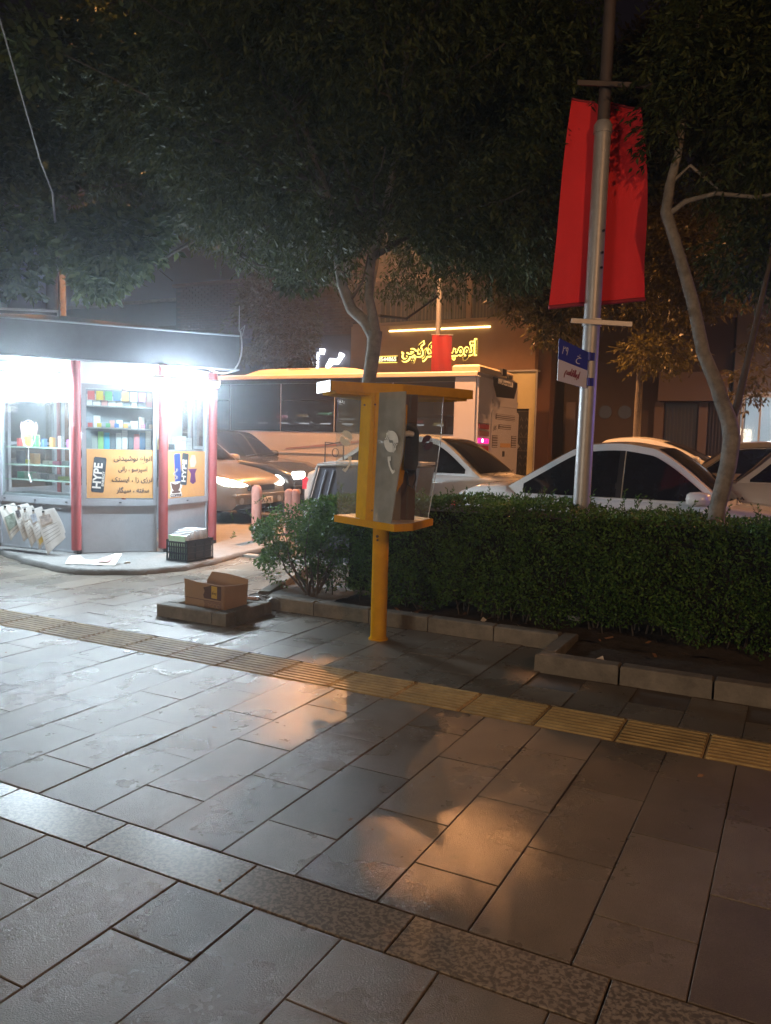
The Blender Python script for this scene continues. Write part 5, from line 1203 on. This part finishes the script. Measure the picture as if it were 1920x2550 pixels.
s = MB(); s.box(-.45, .45, .061, .065, .78, 2.42); s.box(-.45, .45, -.065, -.061, .78, 2.42); obj('lit_panel', s, glow('violet_panel', (.22, .16, 1.0), .35), t)
lamp('violet_fill', 'AREA', (4.42, 6.5, 1.8), 12, (.30, .22, 1.0), .9, aim=(1.5, 6.2, 2.0))  # added light that tints the right side of the pole violet

# ================================================================== FOLIAGE
def tubes_obj(name, paths, m, parent, n=7):
    s = MB()
    for pts, r in paths: s.tube(pts, r, n)
    return obj(name, s, m, parent)
def bend(p, q, k, amp):
    p, q = Vector(p), Vector(q); out = []
    for i in range(k+1):
        t = i/k; out.append(p.lerp(q, t) + Vector((random.uniform(-1, 1), random.uniform(-1, 1), random.uniform(-.5, .5)))*amp*math.sin(math.pi*t))
    return out
def crown_points(blobs, n):
    """points in ellipsoid blobs, denser towards the shell; blobs: (cx,cy,cz,rx,ry,rz,weight)"""
    w = np.array([b[6]*b[3]*b[4]*b[5] for b in blobs]); idx = rng.choice(len(blobs), n, p=w/w.sum()); B_ = np.array(blobs)[idx]
    d = norm(rng.normal(size=(n, 3))); r = rng.random(n)**.45
    return B_[:, :3] + d*r[:, None]*B_[:, 3:6], d
def clump(P, scale, thr, seed=0):
    q = P*scale + seed
    f = np.sin(q[:, 0]*1.7+np.sin(q[:, 1]*1.3+q[:, 2])*1.4) + np.sin(q[:, 1]*1.9+np.sin(q[:, 2]*1.6+q[:, 0])*1.3) + np.sin(q[:, 2]*2.1+np.sin(q[:, 0]*1.2)*1.6)
    return f > thr
# openings cut in the crowns so that the lamp over the cars throws its orange patches on the paving (ground outlines in metres)
OPENINGS = [[(-.43, 4.80), (-.10, 4.75), (-.10, 3.75), (-.45, 3.65)], [(.26, 3.1), (.12, 2.9), (.10, 2.42), (.30, 2.38), (.44, 2.72), (.38, 3.0)], [(1.0, 4.75), (1.15, 4.7), (1.12, 4.6), (1.0, 4.62)]]
def gap_mask(P, grow=.37):
    L_ = np.array(SLA); k = L_[2]/np.maximum(L_[2]-P[:, 2], .05); G_ = L_[:2] + (P[:, :2]-L_[:2])*k[:, None]
    keep = np.ones(len(P), bool)
    for poly in OPENINGS:
        inside = np.zeros(len(P), bool); dist = np.full(len(P), 9.0); n_ = len(poly)
        for q in range(n_):
            a = np.array(poly[q]); b = np.array(poly[(q+1) % n_]); e_ = b-a
            t_ = np.clip(((G_-a)@e_)/(e_@e_), 0, 1); dist = np.minimum(dist, np.linalg.norm(G_-a-t_[:, None]*e_, axis=1))
            c = ((a[1] > G_[:, 1]) != (b[1] > G_[:, 1])) & (G_[:, 0] < (b[0]-a[0])*(G_[:, 1]-a[1])/(b[1]-a[1]+1e-9)+a[0]); inside ^= c
        keep &= ~(inside | (dist < grow*.5*k))
    return keep | (P[:, 2] > L_[2]-.1)
def compound_leaves(name, P, Dout, m, parent, leaflets=7, L=.062, Wd=.019, rach=.15, droop=.75, jitter=.4):
    n = len(P); R_ = norm(Dout*.8 + rng.normal(size=(n, 3))*.6 + np.array([0, 0, -droop])); up_ = np.tile([0, 0, 1.0], (n, 1))
    S = norm(np.cross(R_, up_ + rng.normal(size=(n, 3))*.35)); V = []
    for i in range(leaflets):
        if i == leaflets-1: t = 1.0; D = R_
        else: t = .25+.7*(i//2)/max(1, (leaflets-1)//2); D = norm(R_*.75 + S*(1 if i % 2 else -1)*.85 + np.array([0, 0, -.35]))
        D = norm(D + rng.normal(size=(n, 3))*jitter*.35); base = P + R_*(rach*t*rng.uniform(.8, 1.2, n))[:, None]
        S2 = norm(np.cross(D, up_ + rng.normal(size=(n, 3))*.6)); l = L*rng.uniform(.7, 1.25, n); V.append(leaf_quads(base, D, S2, l, Wd*rng.uniform(.8, 1.2, n)))
    V = np.concatenate([v.reshape(n, 4, 3) for v in V]).reshape(-1, 3)
    return obj(name, fast_mesh(name, V, len(V)//4), m, parent)
# --- middle tree
t1 = thing('tree', 'slender grey-barked ash tree forking above the booth, its crown filling the middle', 'tree', (0, 0, 0), 0, None)
tb = [(-.17, 7.06, 0), (-.17, 7.06, .9), (-.175, 7.06, 1.93), (-.14, 7.05, 2.2), (-.13, 7.04, 2.36)]
lim = [([(-.13, 7.04, 2.30), (-.22, 7.1, 2.45), (-.34, 7.14, 2.55), (-.43, 7.18, 2.76), (-.47, 7.2, 3.0), (-.6, 7.3, 3.6), (-.9, 7.4, 4.4), (-1.2, 7.5, 5.2)], [.058, .055, .05, .046, .043, .036, .026, .012]),
       ([(-.13, 7.04, 2.34), (-.155, 7.05, 2.5), (-.19, 7.06, 2.66), (-.18, 7.06, 2.95), (-.08, 7.0, 3.3), (.05, 6.95, 4.0), (.1, 6.9, 5.4)], [.050, .042, .037, .035, .034, .028, .012]),
       ([(-.17, 7.05, 2.98), (.08, 7.1, 3.15), (.45, 7.2, 3.35), (.9, 7.3, 3.6)], [.028, .024, .018, .008]), ([(-.14, 7.02, 3.1), (-.3, 6.9, 3.4), (-.5, 6.7, 3.9)], [.024, .018, .008]),
       ([(.45, 7.9, 2.82), (.15, 7.55, 2.55), (-.1, 7.1, 2.5)][::-1], [.014, .012, .008]), ([(-.6, 7.3, 3.6), (-1.2, 7.2, 3.9), (-2.0, 7.0, 4.0)], [.028, .02, .008]), ([(-.36, 7.15, 2.62), (-.25, 7.0, 2.75), (-.2, 6.95, 3.0)], [.014, .01, .006])]
tubes_obj('trunk', [(tb, [.078, .066, .060, .060, .062])], BARK, t1, 14)
for p_, r_ in lim[:2]: tubes_obj('limb', [(p_, r_)], BARK, t1, 10)
extra = lim[2:]
for i in range(36):
    a = Vector(random.choice([(-.6, 7.3, 3.6), (-.9, 7.4, 4.4), (.05, 6.95, 4.0), (-.08, 7.0, 3.3), (.45, 7.2, 3.35), (-1.2, 7.2, 3.9), (.08, 6.9, 4.6)])); b = a + Vector((random.uniform(-1.5, 1.5), random.uniform(-1.2, 1.2), random.uniform(-.1, 1.3)))
    extra.append((bend(a, b, 5, .1), [.018, .015, .012, .009, .006, .004]))
tubes_obj('branches', extra, BARK2, t1, 5)['kind'] = 'stuff'
bl1 = [(.2, 8.7, 3.75, 2.4, 1.0, .75, 1.3), (1.4, 8.4, 3.7, .9, 1.0, .6, 1.2), (-.3, 7.2, 4.9, 2.1, 1.7, 1.4, 1), (.7, 7.2, 3.8, 1.0, 1.0, .75, 1.5), (.15, 7.1, 3.55, .9, .8, .55, 1.5), (-1.1, 7.1, 3.65, 1.1, 1.0, .65, 1.4), (-1.9, 7.2, 4.1, .9, .9, .8, 1.2), (1.15, 7.0, 4.2, .7, .8, .8, 1.4),
       (.35, 7.0, 3.02, .30, .35, .28, 2.2), (-.55, 7.0, 3.25, .5, .5, .42, 1.6), (.55, 7.3, 3.25, .6, .5, .4, 1.4), (1.1, 7.2, 3.35, .45, .6, .5, 1.5), (-.25, 6.9, 5.6, 2.2, 1.6, 1.2, .8), (.9, 7.0, 5.1, 1.0, 1.0, 1.0, 1)]
P, Dd = crown_points(bl1, 44000); k_ = clump(P, 2.6, -.6, 1.3) & gap_mask(P) & (P[:, 2] > 2.62); compound_leaves('crown', P[k_], Dd[k_], LEAF, t1)['kind'] = 'stuff'
# --- right tree
t2 = thing('tree', 'pale leaning tree trunk at the right rising from the hedge past the banner', 'tree', (0, 0, 0))
tr_ = [(2.36, 5.78, 0), (2.37, 5.76, .6), (2.38, 5.75, 1.0), (2.425, 5.72, 1.3), (2.44, 5.72, 1.49), (2.42, 5.74, 1.62), (2.37, 5.76, 1.75), (2.33, 5.77, 1.87), (2.24, 5.82, 2.10), (2.16, 5.86, 2.46), (2.05, 5.92, 2.84), (1.965, 5.96, 3.11), (1.98, 5.95, 3.3), (2.02, 5.94, 3.5)]
tubes_obj('trunk', [(tr_, [.075, .064, .058, .058, .060, .056, .052, .049, .046, .043, .040, .041, .034, .03])], BARK, t2, 14)
tubes_obj('limb', [([(2.42, 5.74, 1.55), (2.50, 5.8, 1.75), (2.58, 5.85, 2.1), (2.7, 5.9, 2.7), (2.8, 5.9, 3.6)], [.030, .026, .022, .017, .008])], BARK2, t2, 10)
tubes_obj('limb', [([(1.97, 5.96, 3.08), (2.08, 5.9, 3.17), (2.25, 5.8, 3.2), (2.5, 5.7, 3.15), (2.9, 5.5, 3.2)], [.024, .019, .016, .014, .006]), ([(1.98, 5.95, 3.3), (2.1, 5.9, 3.42), (2.35, 5.85, 3.2)], [.016, .012, .006]), ([(2.02, 5.94, 3.5), (2.1, 6, 4.2), (2.3, 6.1, 5.2)], [.03, .022, .01])], BARK, t2, 8)
bl2 = [(2.95, 6.1, 3.75, .95, .9, .75, 1.3), (2.9, 6.3, 4.6, 1.0, 1.0, .75, 1), (2.25, 6.1, 4.05, .42, .6, .5, 1.4), (2.0, 6.0, 3.78, .28, .35, .26, 1.6), (3.0, 6.3, 2.95, .6, .7, .30, 1.3), (3.2, 6.5, 5.2, 1.2, 1.0, .8, 1), (2.05, 5.9, 4.15, .35, .4, .3, 1.2)]
P, Dd = crown_points(bl2, 18000); k_ = clump(P, 2.8, -.7, 4.1); compound_leaves('crown', P[k_], Dd[k_], LEAF, t2)['kind'] = 'stuff'
# --- left tree behind the kiosk: broader leaves
t3 = thing('tree', 'thick-trunked broadleaf tree behind the kiosk with branches spreading at upper left', 'tree', (0, 0, 0))
def Dp(x, y, Y):
    d = fwd + rt*((x-960)/2000) - up*((y-1275)/2000); k = Y/d.y; return Vector((d.x*k, Y, HC+d.z*k))
T3Y = 13.6
pt = [Vector((Dp(140, 800, T3Y).x, T3Y, 0)), Dp(140, 800, T3Y), Dp(138, 640, T3Y), Dp(130, 470, T3Y)]
tubes_obj('trunk', [(pt, [.20, .16, .145, .13])], BARK2, t3, 14)
l_a = [Dp(130, 480, T3Y), Dp(150, 420, 13.5), Dp(190, 370, 13.4), Dp(222, 310, 13.2), Dp(240, 200, 13)]; l_b = [Dp(130, 490, T3Y), Dp(180, 460, 13.4), Dp(230, 448, 13.2), Dp(330, 440, 12.8), Dp(460, 480, 12.3), Dp(560, 560, 12)]; l_c = [Dp(128, 480, T3Y), Dp(90, 380, 13.4), Dp(40, 250, 13.2)]
for q in (l_a, l_b, l_c): tubes_obj('limb', [(q, list(np.linspace(.10, .03, len(q))))], BARK2, t3, 9)
ex2 = []
for i in range(50):
    a = random.choice(l_a+l_b+l_c); b = a + Vector((random.uniform(-1.8, 2.2), random.uniform(-1.5, .8), random.uniform(-.8, 1.6))); ex2.append((bend(a, b, 5, .15), [.025, .02, .016, .012, .008, .005]))
for q in ([(520, 560), (600, 640), (660, 690)], [(560, 600), (640, 660), (710, 675)], [(480, 600), (380, 660), (430, 700)]): ex2.append(([Dp(x, y, 8.5-.0*i) for i, (x, y) in enumerate(q)], [.02, .014, .006]))
tubes_obj('branches', ex2, BARK2, t3, 5)['kind'] = 'stuff'
def blob(x, y, Y, rx, ry, w=1.0, dy=1.0):
    c = Dp(x, y, Y); k = Y/2000; return (c.x, c.y, c.z, rx*k, dy, ry*k, w)
bl3 = [blob(150, 250, 12, 330, 260, 1), blob(450, 380, 11.5, 230, 230, 1), blob(120, 590, 8.6, 210, 90, 2.4, .5), blob(330, 610, 8.4, 170, 85, 2.4, .5), blob(480, 640, 8.3, 75, 55, 3.4, .3), blob(590, 590, 8.4, 100, 60, 3.0, .3), blob(40, 680, 8.7, 140, 50, 3.2, .4), blob(240, 690, 8.5, 100, 45, 3.2, .35),
       blob(690, 640, 10.3, 60, 35, 2.0, .3), blob(100, 150, 7.4, 70, 60, 1.4, .4), blob(560, 130, 11, 300, 200, .8), blob(30, 420, 11.5, 130, 160, 1), blob(740, 690, 10.3, 60, 35, 2.0, .3)]
P, Dd = crown_points(bl3, 26000); k_ = clump(P, 2.0, -.35, 2.2) & gap_mask(P); compound_leaves('crown', P[k_], Dd[k_], LEAFM, t3, 5, .105, .062, .06, .6)['kind'] = 'stuff'
# --- trees in the street beyond
def far_tree(label, blobs, n, trunk, m=LEAFO, L=.10, Wd=.035, seed=0, thr=-.4, bark=BARK2):
    t = thing('tree', label, 'tree', (0, 0, 0), 0, 'trees across the street')
    tubes_obj('trunk', [(trunk, list(np.linspace(.075, .035, len(trunk))))], bark, t, 9)
    P, Dd = crown_points(blobs, n); k_ = clump(P, 1.6, thr, seed) & gap_mask(P); compound_leaves('crown', P[k_], Dd[k_], m, t, 5, L, Wd, .12, .5)['kind'] = 'stuff'
def gnd(p): return Vector((p.x, p.y, 0))
a = Dp(1395, 700, 12.6)
far_tree('orange-lit tree between the shop sign and the red banner', [blob(1330, 560, 12.4, 150, 170, 1, .9), blob(1290, 740, 12.4, 60, 60, 1.4, .5), blob(1340, 840, 12.4, 55, 60, 1.4, .5), blob(1400, 740, 12.6, 90, 120, 1, .8), blob(1230, 640, 12.4, 60, 45, 1.3, .4), blob(1380, 400, 12.5, 130, 170, .8, 1)], 7000,
         [gnd(Dp(1452, 1000, 12.8)), Dp(1452, 1000, 12.8), Dp(1462, 820, 12.8), Dp(1425, 690, 12.8), Dp(1385, 600, 12.8), Dp(1360, 400, 12.8)], seed=3)
far_tree('dark reddish tree before the brick building, above the bus roof pod', [blob(690, 800, 22.3, 110, 110, 1, .8), blob(610, 840, 22.3, 60, 60, 1, .6), blob(740, 880, 22.3, 60, 50, 1, .5), blob(660, 730, 22.3, 70, 40, 1, .6)], 4200,
         [gnd(Dp(690, 900, 22.6)), Dp(690, 900, 22.6), Dp(690, 800, 22.6), Dp(680, 740, 22.6)], seed=5, L=.14, Wd=.05)
far_tree('wide dark tree behind the pale leaning trunk at the right', [blob(1690, 640, 14, 260, 170, 1, 1.5), blob(1640, 880, 13.5, 110, 50, 1, .7), blob(1850, 780, 13.5, 120, 90, 1, .8), blob(1540, 700, 14, 90, 100, 1, .8), blob(1880, 950, 12.0, 60, 70, 1.2, .4)], 9000,
         [gnd(Dp(1590, 1000, 14)), Dp(1590, 1000, 14), Dp(1600, 850, 14), Dp(1640, 700, 14)], seed=8)
far_tree('tall tree at upper right whose top is rimmed orange', [blob(1750, 240, 11, 260, 190, 1, 1.3), blob(1600, 200, 11, 110, 110, 1, .8), blob(1860, 60, 11, 150, 120, 1, .9), blob(1690, 60, 11.2, 70, 60, 1, .6), blob(1850, 420, 11, 150, 140, 1, 1)], 12000,
         [gnd(Dp(1960, 1000, 11.2)), Dp(1960, 1000, 11.2), Dp(1900, 600, 11.2), Dp(1820, 300, 11.2)], seed=11)
far_tree('dark tree crown high above the middle of the street, filled out to block lamp light', [blob(1150, 230, 13, 260, 260, 1, 1.3), blob(900, 130, 13, 250, 200, 1, 1.2), blob(1120, 480, 12.8, 150, 110, 1, .9), (-.5, 10.6, 5.1, 2.5, .9, .9, 3.2), (2.0, 10.8, 5.2, 1.6, .9, .9, 3.2), (.6, 11.8, 6.0, 2.8, .8, .9, 2.2)], 30000,  # last three blobs added to block the lamp around the openings
         [gnd(Dp(912, 1000, 13.4)), Dp(912, 1000, 13.4), Dp(925, 720, 13.4), Dp(980, 400, 13.4)], seed=14, m=LEAF, L=.14, Wd=.055, thr=-1.2)
# --- hedge: leaves over the whole clipped body, sprigs on top, stems below
hd = thing('hedge', 'long clipped dark green hedge with loose sprigs on top, behind the booth', 'hedge', W(0, 0, 0), 0)
def hedge_top(u): return .945 + .03*np.sin(u*2.3) + .02*np.sin(u*7.1+1)
n = 105000; U = rng.uniform(-3.75, 2.6, n); kind_ = rng.random(n)
Vv = np.where(kind_ < .52, 5.70 + np.abs(rng.normal(0, .045, n)), np.where(kind_ < .85, rng.uniform(5.70, 6.75, n), rng.uniform(5.72, 6.1, n)))
top_ = hedge_top(U); zlow = .12 + .05*np.sin(U*5)+.04*np.sin(U*13)
Z = np.where(kind_ < .52, rng.uniform(0, 1, n)*(top_-zlow)+zlow, np.where(kind_ < .85, top_ - np.abs(rng.normal(0, .035, n)), rng.uniform(.15, .95, n)))
bulge = .05*np.sin(U*4.1+Z*5)+.035*np.sin(U*9.7-Z*8)+.02*np.sin(U*21+Z*17); Vv = Vv + bulge + .09*np.clip((.45-Z)*2, 0, 1) + .12*np.clip((Z-.82)*6, 0, 1)*(kind_ < .52)
left_round = U < -3.1; Vv = Vv + np.where(left_round, (np.clip(-3.1-U, 0, 1))**2*.5, 0)
P = np.stack([U*B2.x+Vv*A2.x, U*B2.y+Vv*A2.y, Z], 1)
P = P[rng.random(n) < np.where(clump(P, 7.0, .35, 3), .55, 1.0)]; n = len(P)
outn = np.array([-A2.x, -A2.y, .35]); D_ = norm(rng.normal(size=(n, 3))*.8 + outn*.7); S_ = norm(np.cross(D_, rng.normal(size=(n, 3))))
V1 = leaf_quads(P, D_, S_, rng.uniform(.014, .040, n), rng.uniform(.009, .021, n), .2)
# left end: loose bush
nb2 = 17000; d = norm(rng.normal(size=(nb2, 3))); r = rng.random(nb2)**.4; c_ = rng.choice(6, nb2, p=[.24, .22, .20, .14, .12, .08])
cen = np.array([(*W(-3.72, 6.0, .60)[:2], .60), (*W(-4.05, 6.15, .62)[:2], .62), (*W(-3.6, 6.3, .72)[:2], .72), (*W(-4.22, 5.98, .42)[:2], .42), (*W(-3.92, 5.95, .34)[:2], .34), (*W(-4.45, 6.2, .55)[:2], .55)])[c_]
rad = np.array([(.30, .35, .30), (.28, .32, .26), (.34, .4, .20), (.22, .24, .20), (.34, .30, .26), (.14, .16, .12)])[c_]
Pb = cen + d*r[:, None]*rad; kk = clump(Pb, 9, -.2, 7); Pb = Pb[kk]; d = d[kk]; n2 = len(Pb)
Db = norm(d + rng.normal(size=(n2, 3))*.7 + np.array([0, 0, -.1])); Sb = norm(np.cross(Db, rng.normal(size=(n2, 3)))); V2 = leaf_quads(Pb, Db, Sb, rng.uniform(.024, .044, n2), rng.uniform(.012, .020, n2), .2)
# sprigs
Pl, Dl = [], []; tw = []
for i in range(150):
    u = random.uniform(-3.5, 2.4) if i < 120 else random.uniform(-4.6, -3.6); v = random.uniform(5.75, 6.6); z = float(hedge_top(u))-.02 if i < 120 else random.uniform(.4, .85)
    if i < 120 and random.random() < .5: u = random.uniform(-3.0, -.8)
    b = W(u, v, z); l = random.uniform(.04, .16); dr_ = Vector((random.uniform(-.5, .5), random.uniform(-.6, .2), 1 if i < 120 else .3)).normalized(); e_ = b + dr_*l
    tw.append(([b, b.lerp(e_, .5)+Vector((0, 0, .005)), e_], [.0022, .0018, .001]))
    for q in range(int(5+l*60)):
        t_ = (q+1)/(5+l*60); Pl.append(b.lerp(e_, t_)); Dl.append((dr_*.5 + Vector((random.uniform(-1, 1), random.uniform(-1, 1), random.uniform(-.2, .6)))).normalized())
Pl = np.array([list(p) for p in Pl]); Dl = np.array([list(p) for p in Dl]); Sl = norm(np.cross(Dl, rng.normal(size=Dl.shape))); V3 = leaf_quads(Pl, Dl, Sl, rng.uniform(.022, .036, len(Pl)), rng.uniform(.010, .016, len(Pl)), .2)
V = np.concatenate([V1, V2, V3]); obj('foliage', fast_mesh('foliage', V, len(V)//4), LEAFH, hd)['kind'] = 'stuff'
paths = list(tw)
for i in range(230):
    u = random.uniform(-3.8, 2.4); v = random.uniform(5.86, 6.5); b = W(u, v, .04); fan = random.uniform(-.14, .14)
    paths.append((bend(b, b + B2*fan + A2*random.uniform(-.1, .1) + Vector((0, 0, random.uniform(.25, .55))), 4, .015), [.007, .006, .005, .004, .003]))
for i in range(12):
    b = W(-3.62+random.uniform(-.05, .05), 5.72, .07); e_ = W(-3.7+random.uniform(-.6, .3), random.uniform(5.8, 6.3), random.uniform(.4, .8)); paths.append((bend(b, e_, 4, .04), [.013, .011, .008, .006, .003]))
tubes_obj('stems', paths, BARK2, hd, 4)['kind'] = 'stuff'
s = MB(); s.box(-3.4, 2.6, 5.95, 6.65, .14, .86); obj('inner_block', s, mat('dark_block', (.012, .014, .008), .95), hd, rot=(0, 0, PHI))  # solid dark block fills the hedge behind its leaves
# overhead wire running down to the left trunk
s = MB(); pts = [Dp(-25, -20, 5.6), Dp(0, 50, 5.8), Dp(60, 260, 6.6), Dp(100, 400, 7.2), Dp(131, 480, 7.8)]; s.tube(pts, .007, 6); pts2 = [Dp(131, 480, 7.8), Dp(138, 560, 8.2), Dp(146, 700, 9.4), Dp(150, 850, 10.4)]; s.tube(pts2, .011, 6)
tag(obj('overhead_cable', s, mat('cable_grey', (.22, .22, .22), .6)), 'slanting overhead cable that meets the thick trunk behind the kiosk', 'cable')

# ================================================================== AIR: faint haze added to imitate bloom round the bare kiosk tubes
hz = MB(); hz.box(-75, 75, -64, 150, -1.6, 11.5)
hm = bpy.data.materials.new('bloom_haze'); hm.use_nodes = True; hn = hm.node_tree.nodes; hn.remove(hn['Principled BSDF'])
pvn = hn.new('ShaderNodeVolumePrincipled'); pvn.inputs['Color'].default_value = (.84, .91, 1, 1); pvn.inputs['Density'].default_value = .0072; pvn.inputs['Anisotropy'].default_value = .885
hm.node_tree.links.new(pvn.outputs[0], hn['Material Output'].inputs['Volume'])
HAZE = True
if HAZE: obj('haze', hz, hm, kind='stuff')
